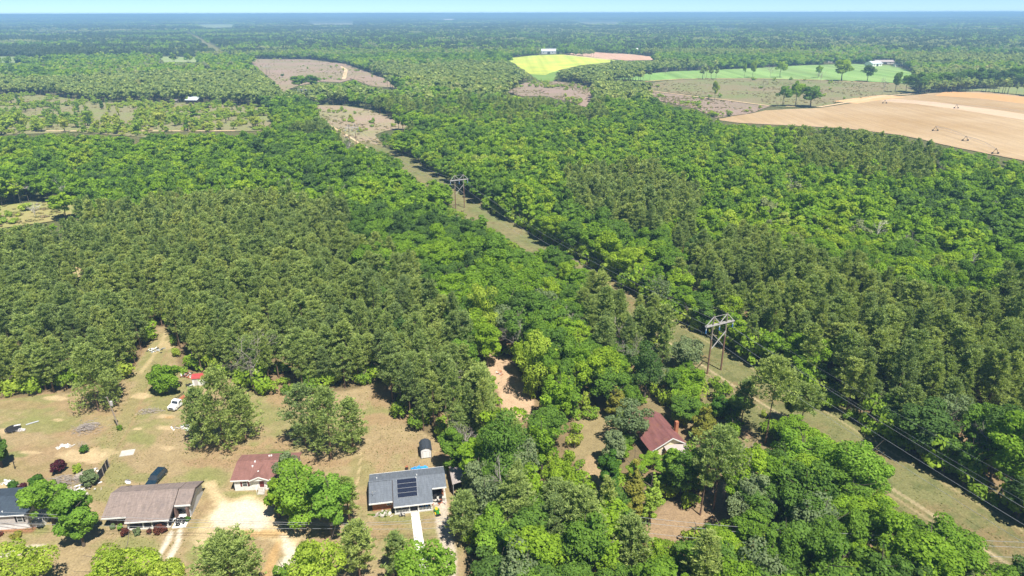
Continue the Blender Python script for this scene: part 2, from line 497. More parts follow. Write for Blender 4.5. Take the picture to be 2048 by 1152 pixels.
FIELDS = {
 'brush_field': [(-120, 188), (0, 190), (80, 190), (200, 205), (420, 207), (520, 215), (560, 235), (520, 262), (300, 264), (290, 275), (150, 264), (0, 270), (-120, 272)],
 'grass_clearing': [(-60, 418), (0, 412), (60, 405), (185, 407), (182, 420), (125, 440), (0, 457), (-60, 465)],
 'dirt_clearing': [(103, 533), (168, 530), (166, 556), (150, 566), (120, 552)],
 'purple_brush_field': [(493, 118), (620, 119), (690, 128), (766, 156), (818, 178), (740, 172), (706, 158), (680, 165), (640, 163), (600, 171), (566, 182), (545, 160)],
 'cut_brush_field': [(612, 210), (683, 211), (740, 220), (790, 240), (850, 252), (770, 262), (750, 270), (765, 292), (690, 276), (640, 230)],
 'heath_field': [(1003, 180), (1060, 164), (1120, 163), (1165, 170), (1190, 180), (1187, 197), (1172, 214), (1130, 202), (1090, 192), (1040, 192)],
 'yellow_field': [(1005, 118), (1065, 111), (1130, 109), (1215, 118), (1240, 123), (1165, 130), (1118, 140), (1090, 150), (1060, 148), (1040, 135), (1018, 122)],
 'grass_strip': [(1060, 148), (1090, 150), (1118, 140), (1112, 150), (1105, 163), (1080, 164)],
 'ploughed_strip': [(1148, 106), (1185, 104), (1255, 108), (1330, 116), (1310, 120), (1250, 121), (1215, 118), (1130, 107)],
 'green_field': [(1212, 158), (1225, 152), (1290, 148), (1345, 143), (1400, 141), (1500, 137), (1600, 131), (1700, 128), (1780, 131), (1812, 138), (1835, 150), (1810, 166), (1700, 162), (1500, 157), (1366, 158), (1300, 162)],
 'rough_field': [(1290, 178), (1310, 165), (1366, 159), (1500, 158), (1700, 163), (1812, 168), (1840, 184), (1760, 192), (1700, 200), (1640, 213), (1565, 215), (1540, 211), (1366, 188)],
 'purple_heath': [(1285, 180), (1366, 191), (1540, 213), (1500, 226), (1432, 236), (1390, 217), (1320, 202)],
 'ploughed_field': [(1430, 239), (1530, 221), (1640, 216), (1790, 194), (1870, 186), (1960, 183), (2048, 192), (2300, 214), (2300, 345), (2048, 322), (2000, 312), (1900, 292), (1800, 270), (1700, 258), (1560, 250), (1480, 246)],
 'pasture': [(1905, 182), (2000, 174), (2300, 172), (2300, 211), (2048, 190), (1962, 182)],
 'far_pasture': [(-60, 112), (60, 114), (112, 118), (90, 124), (0, 126), (-60, 126)],
 'pale_meadow': [(306, 113), (395, 114), (398, 125), (330, 124)],
 'distant_field': [(585, 84), (632, 84), (636, 88), (590, 88)],
 'distant_meadow': [(1262, 88), (1290, 87), (1292, 94), (1266, 94)],
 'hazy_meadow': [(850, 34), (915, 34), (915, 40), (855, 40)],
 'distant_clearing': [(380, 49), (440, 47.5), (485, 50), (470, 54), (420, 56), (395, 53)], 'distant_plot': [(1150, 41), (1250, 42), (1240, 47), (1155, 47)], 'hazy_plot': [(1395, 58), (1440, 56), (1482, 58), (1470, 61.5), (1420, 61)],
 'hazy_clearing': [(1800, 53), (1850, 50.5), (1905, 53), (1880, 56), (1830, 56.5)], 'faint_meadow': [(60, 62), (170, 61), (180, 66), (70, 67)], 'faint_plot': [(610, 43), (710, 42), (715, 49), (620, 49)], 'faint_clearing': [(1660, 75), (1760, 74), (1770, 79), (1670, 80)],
 'pale_strip': [(1030, 70), (1060, 69), (1100, 70), (1112, 73), (1080, 75), (1036, 74.5)],
}
FM = {
 'brush_field': ((.22, .245, .095), (.25, .21, .13), .02), 'grass_clearing': ((.34, .29, .13), (.24, .27, .085), .04), 'dirt_clearing': ((.48, .34, .2), (.22, .25, .1), .05),
 'purple_brush_field': ((.33, .235, .19), (.26, .23, .13), .012), 'cut_brush_field': ((.35, .255, .20), (.27, .26, .13), .02), 'heath_field': ((.32, .23, .19), (.26, .215, .15), .02),
 'yellow_field': ((.55, .57, .10), (.36, .47, .10), .02), 'grass_strip': ((.16, .27, .06), (.2, .3, .08), .02), 'ploughed_strip': ((.55, .38, .28), (.52, .32, .22), .01),
 'green_field': ((.19, .33, .09), (.25, .35, .12), .006), 'rough_field': ((.19, .22, .085), (.26, .20, .13), .012), 'purple_heath': ((.32, .23, .19), (.26, .21, .15), .02),
 'ploughed_field': ((.36, .245, .125), (.45, .335, .205), .009), 'pasture': ((.2, .25, .1), (.24, .25, .11), .01), 'far_pasture': ((.2, .28, .1), (.26, .3, .14), .01),
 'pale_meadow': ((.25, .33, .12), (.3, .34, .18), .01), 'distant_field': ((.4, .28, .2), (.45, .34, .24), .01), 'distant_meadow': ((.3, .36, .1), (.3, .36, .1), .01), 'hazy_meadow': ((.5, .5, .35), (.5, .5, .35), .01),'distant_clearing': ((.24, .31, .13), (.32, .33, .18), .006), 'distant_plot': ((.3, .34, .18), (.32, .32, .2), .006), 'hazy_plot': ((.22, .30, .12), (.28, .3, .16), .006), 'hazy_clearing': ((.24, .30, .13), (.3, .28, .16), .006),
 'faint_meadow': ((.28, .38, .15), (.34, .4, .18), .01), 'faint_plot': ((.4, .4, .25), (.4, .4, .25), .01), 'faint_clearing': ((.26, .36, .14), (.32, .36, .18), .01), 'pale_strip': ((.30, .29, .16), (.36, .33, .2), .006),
}
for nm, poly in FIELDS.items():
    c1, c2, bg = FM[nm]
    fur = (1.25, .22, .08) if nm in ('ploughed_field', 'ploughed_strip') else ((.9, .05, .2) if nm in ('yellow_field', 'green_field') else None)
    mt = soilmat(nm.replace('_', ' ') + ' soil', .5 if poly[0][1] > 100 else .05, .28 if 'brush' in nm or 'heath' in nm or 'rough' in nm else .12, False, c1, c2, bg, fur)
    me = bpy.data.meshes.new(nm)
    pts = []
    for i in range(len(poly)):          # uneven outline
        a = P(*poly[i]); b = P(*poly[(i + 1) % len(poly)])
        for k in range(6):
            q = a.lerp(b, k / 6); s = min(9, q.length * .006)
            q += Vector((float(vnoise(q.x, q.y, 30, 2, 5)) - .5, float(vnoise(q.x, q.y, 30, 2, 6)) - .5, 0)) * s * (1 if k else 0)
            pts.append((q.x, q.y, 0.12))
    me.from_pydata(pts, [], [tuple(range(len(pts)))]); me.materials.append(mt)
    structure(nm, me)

def strip(name, pts, w, mat, z=0.2, world=False):
    q = [Vector(p) if world else P(*p) for p in pts]
    m = MB()
    L = []
    for i, p in enumerate(q):
        d = (q[min(i + 1, len(q) - 1)] - q[max(i - 1, 0)]).normalized(); n = Vector((d.y, -d.x, 0))
        L.append((p + n * w / 2, p - n * w / 2))
    for (a, b), (c, d) in zip(L[:-1], L[1:]):
        m.face([(a.x, a.y, z), (c.x, c.y, z), (d.x, d.y, z), (b.x, b.y, z)])
    o = m.build(name, mat); o['kind'] = 'structure'
    return o

m_sandroad = soilmat('pale sand', .6, .2, False, (.62, .48, .30), (.55, .40, .24), .03)
m_redroad = soilmat('orange clay', .3, .2, False, (.62, .36, .17), (.58, .42, .24), .03)
m_cut = soilmat('cut grass', .4, .3, False, (.23, .19, .10), (.15, .175, .065), .05)
m_lane = soilmat('worn grass', .4, .25, False, (.20, .19, .09), (.28, .22, .12), .03)
strip('power_line_cut', [ROW_A + ROW_D * a + ROW_N * 3.5 for a in (70, 180, 300, 500, 900, 1500, 2500, 3400)], 27, m_cut, .05, True)
strip('dirt_track', [ROW_A + ROW_D * a + ROW_N * (-.5 + math.sin(a * .02)) for a in range(330, 1200, 25)], 1.7, m_sandroad, .16, True)
strip('farm_road', [(1290, 180), (1366, 190), (1450, 200), (1540, 212), (1640, 214), (1700, 204), (1770, 192), (1850, 186)], 4.5, m_sandroad, .22)
strip('field_road', [(1290, 163), (1366, 158), (1500, 157), (1600, 159), (1700, 163), (1800, 168)], 4.0, m_redroad, .22)
strip('clay_verge', [(1690, 205), (1730, 199), (1790, 192)], 26, m_redroad, .17)
strip('pale_band', [(1770, 200), (1850, 206), (1950, 219), (2060, 236), (2200, 256)], 34, soilmat('pale dry soil', .2, .1, False, (.56, .42, .29), (.52, .38, .25), .01), .17)
strip('orange_band', [(1880, 187), (1980, 193), (2060, 202), (2200, 218)], 60, soilmat('orange soil', .2, .1, False, (.54, .29, .12), (.54, .34, .17), .01), .15)
strip('field_path', [(1130, 109.5), (1180, 115), (1220, 119.5)], 14, m_sandroad, .22)
strip('field_path', [(683, 133), (692, 140), (688, 158)], 6, m_sandroad, .22)
strip('field_path', [(300, 265), (306, 235), (312, 210)], 3.5, m_lane, .2)
strip('field_path', [(60, 262), (200, 262), (470, 262)], 3.5, m_sandroad, .2)

# ------------------------------------------------------------------ trees: shapes
RNG = np.random.default_rng(11)

def leaf_quads(rng, pts, nrm, size, stretch=1.35, droop=0.0, jitter=.55):
    n = len(pts)
    v = nrm + rng.normal(0, jitter, (n, 3)); v[:, 2] += .4
    v /= np.linalg.norm(v, axis=1)[:, None]
    a = np.cross(v, rng.normal(0, 1, (n, 3))); a /= np.linalg.norm(a, axis=1)[:, None] + 1e-9
    b = np.cross(v, a)
    s = size * rng.uniform(.6, 1.35, (n, 1))
    bend = v * s * rng.uniform(-.25, .25, (n, 1))
    q = np.stack([pts - a * s * stretch / 2 + bend, pts - b * s / 2, pts + a * s * stretch / 2 + bend, pts + b * s / 2], 1)
    return q.reshape(-1, 3)

def sph(rng, n):
    v = rng.normal(0, 1, (n, 3)); return v / np.linalg.norm(v, axis=1)[:, None]

def broad_crown(seed, h, R, nlobe, nleaf, size, z0=.25, flat=.5, shape='round'):
    rng = np.random.default_rng(seed)
    cz = h * (z0 + (1 - z0) / 2); hz = h * (1 - z0) / 2
    d = sph(rng, nlobe); rr = rng.uniform(.30, .88, (nlobe, 1))
    c = d * rr * np.array([R, R, hz]); c[:, 2] += cz
    c[:, :2] *= rng.uniform(.75, 1.2)
    if shape == 'cone':
        k = np.clip(1.25 - (c[:, 2] - h * z0) / (h * (1 - z0)), .15, 1)[:, None]; c[:, :2] *= k
    lr = R * rng.uniform(.17, .38, nlobe) * (1.0 if nlobe > 20 else 1.35)
    if shape == 'cone': lr *= np.clip(1.2 - (c[:, 2] - h * z0) / (h * (1 - z0)), .3, 1)
    c = np.concatenate([c, [[0, 0, cz]]]); lr = np.append(lr, R * .56)
    w = lr ** 2 / (lr ** 2).sum()
    m = int(nleaf * 1.9)
    li = rng.choice(len(c), m, p=w)
    dd = sph(rng, m); dd[:, 2] = np.where(rng.random(m) < .45, np.abs(dd[:, 2]), dd[:, 2])
    rad = lr[li] * rng.uniform(.72, 1.08, m)
    p = c[li] + dd * rad[:, None] * np.array([1, 1, .82])
    keep = np.ones(m, bool)
    for j in range(len(c)):
        keep &= ~((np.linalg.norm((p - c[j]) / np.array([1, 1, .82]), axis=1) < lr[j] * .70) & (li != j))
    keep &= p[:, 2] > h * .06
    p, dd, li2 = p[keep][:nleaf], dd[keep][:nleaf], li[keep][:nleaf]
    lv = np.clip(rng.normal(.5, .17, len(p)) + rng.uniform(-.16, .16, len(c))[li2], 0, 1)
    return leaf_quads(rng, p, dd, size), lv

def pine_crown(seed, h, R, nb, ntuft, nn, nl, nw, z0=.3, lone=False):
    rng = np.random.default_rng(seed)
    t = rng.random(nb) ** .8
    z = h * (z0 + (1 - z0) * t)
    prof = ((np.sin(np.clip(t * .8 + .2, 0, 1) * np.pi) ** .6) * .95 + .12) * (1 if seed % 2 else 1) * np.where(seed % 3 == 0, 1.15 - .55 * t, 1)
    if lone: prof = np.where(t > .3, prof, prof * rng.choice([.2, .95], nb, p=[.3, .7]))
    L = R * prof * rng.uniform(.55, 1.1, nb)
    az = rng.uniform(0, 2 * np.pi, nb); rise = rng.uniform(.0, .35, nb) + t * .25
    base = np.stack([np.zeros(nb), np.zeros(nb), z], 1)
    dirv = np.stack([np.cos(az), np.sin(az), rise], 1)
    f = rng.uniform(.35, 1.0, (nb, ntuft, 1)) if not lone else rng.uniform(.5, 1.0, (nb, ntuft, 1))
    tp = base[:, None] + dirv[:, None] * L[:, None, None] * f + rng.normal(0, R * .075, (nb, ntuft, 3))
    tp = tp.reshape(-1, 3); out = np.repeat(dirv, ntuft, 0)
    top = np.array([[0, 0, h * .97]]) + rng.normal(0, R * .08, (ntuft * 2, 3)); tp = np.concatenate([tp, top]); out = np.concatenate([out, np.tile([[0, 0, 1.]], (len(top), 1))])
    n = len(tp) * nn
    q = np.repeat(tp, nn, 0); o = np.repeat(out, nn, 0)
    d = rng.normal(0, .75, (n, 3)) + o * .5; d[:, 2] = np.abs(d[:, 2]) * .8 + .25
    d /= np.linalg.norm(d, axis=1)[:, None]
    s = np.cross(d, rng.normal(0, 1, (n, 3))); s /= np.linalg.norm(s, axis=1)[:, None]
    l = nl * rng.uniform(.7, 1.3, (n, 1)); w = nw * rng.uniform(.7, 1.3, (n, 1))
    v = np.stack([q, q + d * l * .55 + s * w, q + d * l, q + d * l * .55 - s * w], 1).reshape(-1, 3)
    lv = np.clip(np.repeat(rng.normal(.5, .2, len(tp)), nn) + rng.normal(0, .1, n), 0, 1)
    return v, lv, (z, L, az, rise)

def limbs(rng, h, R, n, z0, r0, bend=.15, sides=5, branch=None, lean=0.0):
    m = MB(); k = 5
    off = rng.normal(0, bend, (k, 2)).cumsum(0) * (h / 16)
    tr = [(off[i][0] * (i > 0) + lean * i, off[i][1] * (i > 0), h * .93 * i / (k - 1)) for i in range(k)]
    tr[0] = (0, 0, -.25)
    m.tube(tr, [r0 * (1.25 if i == 0 else 1) * (1 - .85 * i / (k - 1)) for i in range(k)], sides + 1, False)
    if branch is not None:
        z, L, az, rise = branch
        for i in range(0, len(z), max(1, len(z) // n)):
            x0 = np.interp(z[i], [p[2] for p in tr], [p[0] for p in tr]); y0 = np.interp(z[i], [p[2] for p in tr], [p[1] for p in tr])
            e = L[i] * .9
            m.tube([(x0, y0, z[i] - .1), (x0 + math.cos(az[i]) * e, y0 + math.sin(az[i]) * e, z[i] + rise[i] * e)], [r0 * .22, r0 * .08], 3, False)
    else:
        for i in range(n):
            z = h * rng.uniform(z0, .75); a = rng.uniform(0, 6.28); e = R * rng.uniform(.4, .85)
            x0 = np.interp(z, [p[2] for p in tr], [p[0] for p in tr]); y0 = np.interp(z, [p[2] for p in tr], [p[1] for p in tr])
            p1 = (x0 + math.cos(a) * e * .5, y0 + math.sin(a) * e * .5, z + e * .45)
            p2 = (x0 + math.cos(a + .3) * e, y0 + math.sin(a + .3) * e, z + e * .95)
            m.tube([(x0, y0, z), p1, p2], [r0 * .45, r0 * .25, r0 * .08], 4, False)
    return m

def tree_meshes(kind, seed, lod, mat=None, bark=None, h=None, R=None, **kw):
    """(crown mesh, trunk mesh) of one tree at its real size"""
    rng = np.random.default_rng(seed * 7 + 3)
    if kind == 'pine':
        h = h or 17; R = R or 3.1
        nb, nt, nn, nl, nw = {0: (110, 9, 8, .60, .085), 1: (75, 5, 6, .8, .17), 2: (22, 3, 4, 2.0, .5)}[lod]
        if 'nb' in kw: nb = kw.pop('nb')
        v, lv, br = pine_crown(seed, h, R, nb, nt, nn, nl, nw, **kw)
        tm = limbs(rng, h, R, 22 if lod == 0 else 3, .3, .19, .06, 5 if lod == 0 else 3, branch=br)
    else:
        h = h or 14; R = R or 4.4
        nlobe, nleaf, size = {0: (50, 6500, .36), 1: (26, 1500, .70), 2: (12, 240, 1.75)}[lod]
        nleaf = kw.pop('nleaf', nleaf); size = kw.pop('size', size); nlobe = kw.pop('nlobe', nlobe)
        v, lv = broad_crown(seed, h, R, nlobe, nleaf, size, **kw)
        tm = limbs(rng, h, R, 7 if lod == 0 else 3, .25, .24, .18, 5 if lod == 0 else 3)
    nf = len(v) // 4
    cm = raw_mesh('crown', v, np.arange(nf * 4).reshape(-1, 4), mat or (m_pine if kind == 'pine' else m_broad), fvar=lv)
    return cm, tm.mesh('trunk', bark or (m_barkred if kind == 'pine' else m_bark)), v, lv, tm

def joined(kind, seed, lod, mat=None, **kw):
    cm, tmm, v, lv, tm = tree_meshes(kind, seed, lod, mat, **kw)
    me = bpy.data.meshes.new('tree')
    nv = len(v); tf = [f for f in tm.f if len(f) == 4]
    co = np.concatenate([v, np.array(tm.v)])
    f = np.concatenate([np.arange(nv).reshape(-1, 4), np.array(tf) + nv])
    mi = np.concatenate([np.zeros(nv // 4), np.ones(len(tf))])
    bpy.data.meshes.remove(cm); bpy.data.meshes.remove(me)
    bark = tmm.materials[0]; bpy.data.meshes.remove(tmm)
    return raw_mesh('tree', co, f, None, mats=[mat or (m_pine if kind == 'pine' else m_broad), bark], midx=mi, fvar=np.concatenate([lv, np.full(len(tf), .5)]))

def bare_tree_mesh(seed, h, R, r0=.2, dens=1.0):
    rng = np.random.default_rng(seed); m = MB()
    def grow(p, d, l, r, lev):
        q = p + d * l
        mid = p + d * l * .5 + Vector(rng.normal(0, l * .05, 3))
        m.tube([p, mid, q], [r, r * .8, r * .55], 4 if lev < 2 else 3, False)
        if lev >= 4: return
        for _ in range(int(rng.integers(3, 5) if lev < 3 else 4 * dens)):
            t = rng.uniform(.45, 1.0)
            nd = (d + Vector(rng.normal(0, .55, 3)) + Vector((0, 0, .12))).normalized()
            grow(p + d * l * t, nd, l * rng.uniform(.45, .72), r * .5, lev + 1)
    grow(Vector((0, 0, -.2)), Vector((0, 0, 1)), h * .45, r0, 0)
    for _ in range(5):
        a = rng.uniform(0, 6.28); grow(Vector((0, 0, h * rng.uniform(.25, .5))), Vector((math.cos(a), math.sin(a), .9)).normalized(), R * .8, r0 * .5, 1)
    return m

PB = [tree_meshes('broad', 100 + i, 0, h=14 + (i % 3), R=4.2 + .25 * (i % 3)) for i in range(7)]
PP = [tree_meshes('pine', 200 + i, 0, z0=(.3, .4, .22, .35)[i % 4]) for i in range(8)]
PB += [tree_meshes('broad', 120 + i, 0, h=15, R=4.3, z0=.2, nlobe=(18, 30, 70)[i], nleaf=(4200, 5200, 7500)[i]) for i in range(3)]
PB += [tree_meshes('broad', 140 + i, 0, h=16, R=3.6, z0=.12, nlobe=34, nleaf=(2300, 3000)[i], size=.42) for i in range(2)]
PB += [tree_meshes('broad', 150, 0, mat=m_grey, h=15, R=4.2, z0=.2, nleaf=2600)]

# ------------------------------------------------------------------ where the woods stand
OLD_HOUSE = [(1265, 815), (1300, 812), (1395, 878), (1395, 908), (1320, 908), (1262, 862)]
VIS = [YARD, OLD_HOUSE,
       [(972, 710), (1012, 716), (1052, 785), (1056, 828), (1026, 830), (1000, 778)],
       [(1160, 838), (1238, 834), (1230, 880), (1210, 905), (1212, 960), (1205, 985), (1188, 970), (1150, 900)],
       [(1275, 1050), (1320, 1018), (1400, 1012), (1440, 985), (1450, 1030), (1380, 1060), (1300, 1078)],
       [(1480, 835), (1545, 845), (1550, 880), (1490, 880)],
       [(1360, 668), (1400, 690), (1560, 790), (1650, 850), (1755, 885), (2060, 1062), (2060, 1150), (2000, 1112), (1890, 1030), (1800, 985), (1778, 940), (1740, 900), (1660, 862), (1560, 815), (1470, 775), (1380, 710)],
       [(800, 318), (818, 330), (870, 380), (850, 375)], [(905, 418), (945, 424), (1060, 488), (1072, 500), (1040, 492), (960, 442)]]
VISF = [p for n, p in FIELDS.items()] + [[(1078, 97), (1124, 97), (1124, 111), (1078, 111)], [(1648, 119), (1672, 119), (1672, 128), (1648, 128)], [(1735, 121), (1792, 121), (1792, 136), (1735, 136)], [(1256, 97), (1278, 97), (1278, 103), (1256, 103)]]
PZONES = [  # (polygon in the photograph, share of pines)
    ([(-200, 455), (0, 450), (180, 440), (420, 405), (690, 418), (722, 520), (790, 640), (840, 705), (900, 740), (965, 790), (940, 860), (780, 840), (740, 780), (500, 780), (340, 660), (230, 790), (-200, 800)], .93),
    ([(1390, 480), (1500, 470), (1760, 560), (1850, 600), (2300, 590), (2300, 1060), (2048, 990), (1820, 880), (1660, 800), (1500, 710), (1400, 640), (1430, 600), (1340, 540)], .88),
    ([(720, 430), (1000, 430), (1230, 560), (1200, 720), (1060, 800), (960, 760), (900, 640), (800, 520)], .05),
    ([(760, 290), (1000, 240), (1560, 260), (1600, 380), (2048, 375), (2300, 380), (2300, 585), (1850, 600), (1480, 470), (1360, 540), (1150, 480), (950, 400)], .03),
    ([(-200, 290), (600, 270), (760, 300), (760, 420), (420, 400), (-200, 430)], .06),
    ([(1130, 360), (1300, 350), (1420, 400), (1380, 480), (1250, 450), (1150, 420)], .8),
    ([(1560, 265), (1900, 285), (1850, 370), (1620, 350)], .7),
    ([(1150, 570), (1340, 600), (1350, 700), (1200, 690)], .65),
    ([(690, 480), (800, 520), (900, 640), (900, 760), (800, 700)], .6),
    ([(600, 170), (720, 150), (1000, 200), (1120, 230), (1100, 260), (850, 230)], .35),
    ([(560, 60), (2048, 55), (2048, 95), (560, 110)], .3),
    ([(930, 960), (1240, 960), (1260, 1100), (1000, 1060)], .25),
    ([(1360, 780), (1660, 870), (1600, 1150), (1400, 1150)], .35)]

def blocked(x, y, h, r):
    al, pe = row_coords(x, y)
    d = np.hypot(x, y)
    wob = (vnoise(x, y, 14, 2, 8) - .5) * 5
    lft = np.where(al > 100, -1.2, np.where(al > 20, -2.5, -5.5))
    bad = (pe > lft + wob) & (pe < 13.2 + wob) & (al > -140) & (al < 3400)
    bad |= d < 62
    qx, qy = proj(x, y, 0.); bad |= (qx > 888) & (qx < 946) & (d > 285) & (d < 332) & (pe < 6)
    bad |= (qx > 1395) & (qx < 1470) & (d > 125) & (d < 172)
    for dx, dy in ((-150 + 150, 0),):
        pass
    pts = [(0, 0, 0)]
    for zz in (.35, .65, .97): pts += [(0, 0, zz)]
    for sx in (-1, 1):
        for zz in (.45, .75): pts.append((sx, 0, zz))
    for (sx, sy, zz) in pts:
        w = (.85 if d is not None else 1)
        px, py = proj(x + sx * r * .8, y, zz * h)
        for poly in VIS: bad |= in_poly(px, py, poly)
        if zz in (0, .65, .97) and sx == 0:
            for poly in VISF: bad |= in_poly(px, py, poly)
    px, py = proj(x, y, 0.0)
    return bad

def pine_share(x, y):
    px, py = proj(x, y, 9.0)
    s = np.clip((vnoise(x, y, 55, 2, 12) - .66) * 6, 0, .7) + .02
    s = np.where(np.hypot(x, y) > 700, np.clip((vnoise(x * .45, y, 240, 3, 13) - .47) * 8, .04, .95), s)
    for poly, v in PZONES:
        s = np.where(in_poly(px, py, poly), np.maximum(s * 0 + v, 0), s)
    al, pe = row_coords(x, y)
    s = np.where((pe > 9) & (pe < 24) & (al > -100) & (al < 420), np.minimum(s, .30), s)
    return s

def jgrid(sp, dmin, dmax, rng, jit=.42):
    xs = np.arange(-dmax * .92, dmax * .92, sp); ys = np.arange(40, dmax, sp * .87)
    X, Y = np.meshgrid(xs, ys)
    X = X + (np.arange(len(ys)) % 2)[:, None] * sp * .5
    X = X + rng.uniform(-jit, jit, X.shape) * sp; Y = Y + rng.uniform(-jit, jit, X.shape) * sp
    X = X.ravel(); Y = Y.ravel(); d = np.hypot(X, Y)
    k = (d >= dmin) & (d < dmax); X, Y = X[k], Y[k]
    px, py = proj(X, Y, 12.0)
    m = 150 + 30 * 1365 / np.maximum(np.hypot(X, Y), 60)
    k = (px > -m) & (px < 2048 + m) & (py < 1152 + 1.2 * m)
    return X[k], Y[k]

def scatter(sp, dmin, dmax, kind, rng):
    x, y = jgrid(sp, dmin, dmax, rng)
    ps = pine_share(x, y)
    pick = vnoise(x, y, 11, 1, 20) * .5 + rng.random(len(x)) * .5
    pick = (pick - .25) * 2 * .5 + .25 if False else rng.random(len(x)) * .6 + vnoise(x, y, 18, 1, 21) * .4
    k = (pick < ps * 1.0) if kind == 'pine' else (pick >= ps)
    x, y = x[k], y[k]
    big = vnoise(x, y, 45, 2, 30)
    if kind == 'pine':
        h = np.clip(rng.normal(15.0, 2.3, len(x)) + (big - .5) * 7, 7, 22); r = rng.uniform(.72, 1.25, len(x)) * 2.55 * (h / 15) ** .4
    else:
        h = np.clip(rng.normal(12.5, 2.4, len(x)) + (big - .5) * 8, 6, 21); r = rng.uniform(.75, 1.3, len(x)) * 4.3 * (h / 13) ** .5
        al, pe = row_coords(x, y)
        px, py = proj(x, y, 0.)
        low = (pe < 0) & (pe > -26) & (al > -100) & (al < 340)
        h = np.where(low, h * .72, h); r = np.where(low, r * .85, r)
        psl = pine_share(x, y) > .8; h = np.where(psl, h * .62, h); r = np.where(psl, r * .6, r)
    k = ~blocked(x, y, h, r)
    h2 = h * rng.uniform(.25, .45, len(x)); r2 = r * (.45 if kind == 'broad' else .5)
    k2 = ~k & ~blocked(x, y, h2, r2) & (rng.random(len(x)) < .8)
    h = np.where(k2, h2, h); r = np.where(k2, r2, r)
    k = (k | k2) & ~((kind == 'pine') & (vnoise(x, y, 11, 2, 41) > .64))
    return x[k], y[k], h[k], r[k]

rng = np.random.default_rng(77)
NEAR_D, MID_D, FAR_D = 430, 1000, 1700
pn = scatter(3.9, 60, NEAR_D, 'pine', rng); bn = scatter(6.2, 60, NEAR_D, 'broad', rng)
pm = scatter(5.2, NEAR_D, FAR_D, 'pine', rng); bm_ = scatter(8.0, NEAR_D, FAR_D, 'broad', rng)

# ------------------------------------------------------------------ stuff instancing
def lib(name, meshes):
    c = bpy.data.collections.new(name)          # shapes the far woods are made from; not in the scene itself
    for i, me in enumerate(meshes):
        c.objects.link(bpy.data.objects.new('%s_%02d' % (name, i), me))
    return c

def instanced(name, pts, rz, scl, idx, coll, label, cat=None):
    me = bpy.data.meshes.new(name)
    n = len(pts)
    me.vertices.add(n); me.vertices.foreach_set('co', np.asarray(pts, np.float32).ravel())
    a = me.attributes.new('rz', 'FLOAT', 'POINT'); a.data.foreach_set('value', np.asarray(rz, np.float32))
    a = me.attributes.new('scl', 'FLOAT_VECTOR', 'POINT'); a.data.foreach_set('vector', np.asarray(scl, np.float32).ravel())
    a = me.attributes.new('pick', 'INT', 'POINT'); a.data.foreach_set('value', np.asarray(idx, np.int32))
    o = bpy.data.objects.new(name, me); link(o)
    ng = bpy.data.node_groups.new(name, 'GeometryNodeTree')
    ng.interface.new_socket('Geometry', in_out='INPUT', socket_type='NodeSocketGeometry')
    ng.interface.new_socket('Geometry', in_out='OUTPUT', socket_type='NodeSocketGeometry')
    N = ng.nodes; Lk = ng.links
    gi = N.new('NodeGroupInput'); go = N.new('NodeGroupOutput')
    ci = N.new('GeometryNodeCollectionInfo'); ci.inputs['Collection'].default_value = coll
    ci.inputs['Separate Children'].default_value = True; ci.inputs['Reset Children'].default_value = True
    ip = N.new('GeometryNodeInstanceOnPoints'); ip.inputs['Pick Instance'].default_value = True
    mp = N.new('GeometryNodeMeshToPoints')
    def attr(nm, ty):
        x = N.new('GeometryNodeInputNamedAttribute'); x.data_type = ty; x.inputs['Name'].default_value = nm
        return x.outputs['Attribute']
    cx = N.new('ShaderNodeCombineXYZ')
    Lk.new(attr('rz', 'FLOAT'), cx.inputs['Z'])
    Lk.new(gi.outputs[0], mp.inputs[0]); Lk.new(mp.outputs[0], ip.inputs['Points'])
    Lk.new(ci.outputs[0], ip.inputs['Instance'])
    Lk.new(attr('pick', 'INT'), ip.inputs['Instance Index'])
    Lk.new(cx.outputs[0], ip.inputs['Rotation'])
    Lk.new(attr('scl', 'FLOAT_VECTOR'), ip.inputs['Scale'])
    Lk.new(ip.outputs[0], go.inputs[0])
    md = o.modifiers.new('instances', 'NODES'); md.node_group = ng
    return props(o, label, cat, None, 'stuff')

def inst_trees(name, T, coll, nvar, h0, r0, label, rng):
    x, y, h, r = T
    n = len(x)
    instanced(name, np.stack([x, y, np.zeros(n)], 1), rng.uniform(0, 6.28, n), np.stack([r / r0 * rng.uniform(.8, 1.2, n), r / r0 * rng.uniform(.8, 1.2, n), h / h0], 1), rng.integers(0, nvar, n), coll, label, 'woods')

# split near trees: the 300 of each kind that show largest stand alone
def split_near(T, n):
    x, y, h, r = T
    d = np.hypot(x, y); px, py = proj(x, y, h * .7)
    vis = (px > 5) & (px < 2043) & (py > 0) & (py < 1145)
    o = np.argsort(np.where(vis, d, 1e6))[:n]
    m = np.zeros(len(x), bool); m[o] = True
    return tuple(a[m] for a in T), tuple(a[~m] for a in T)

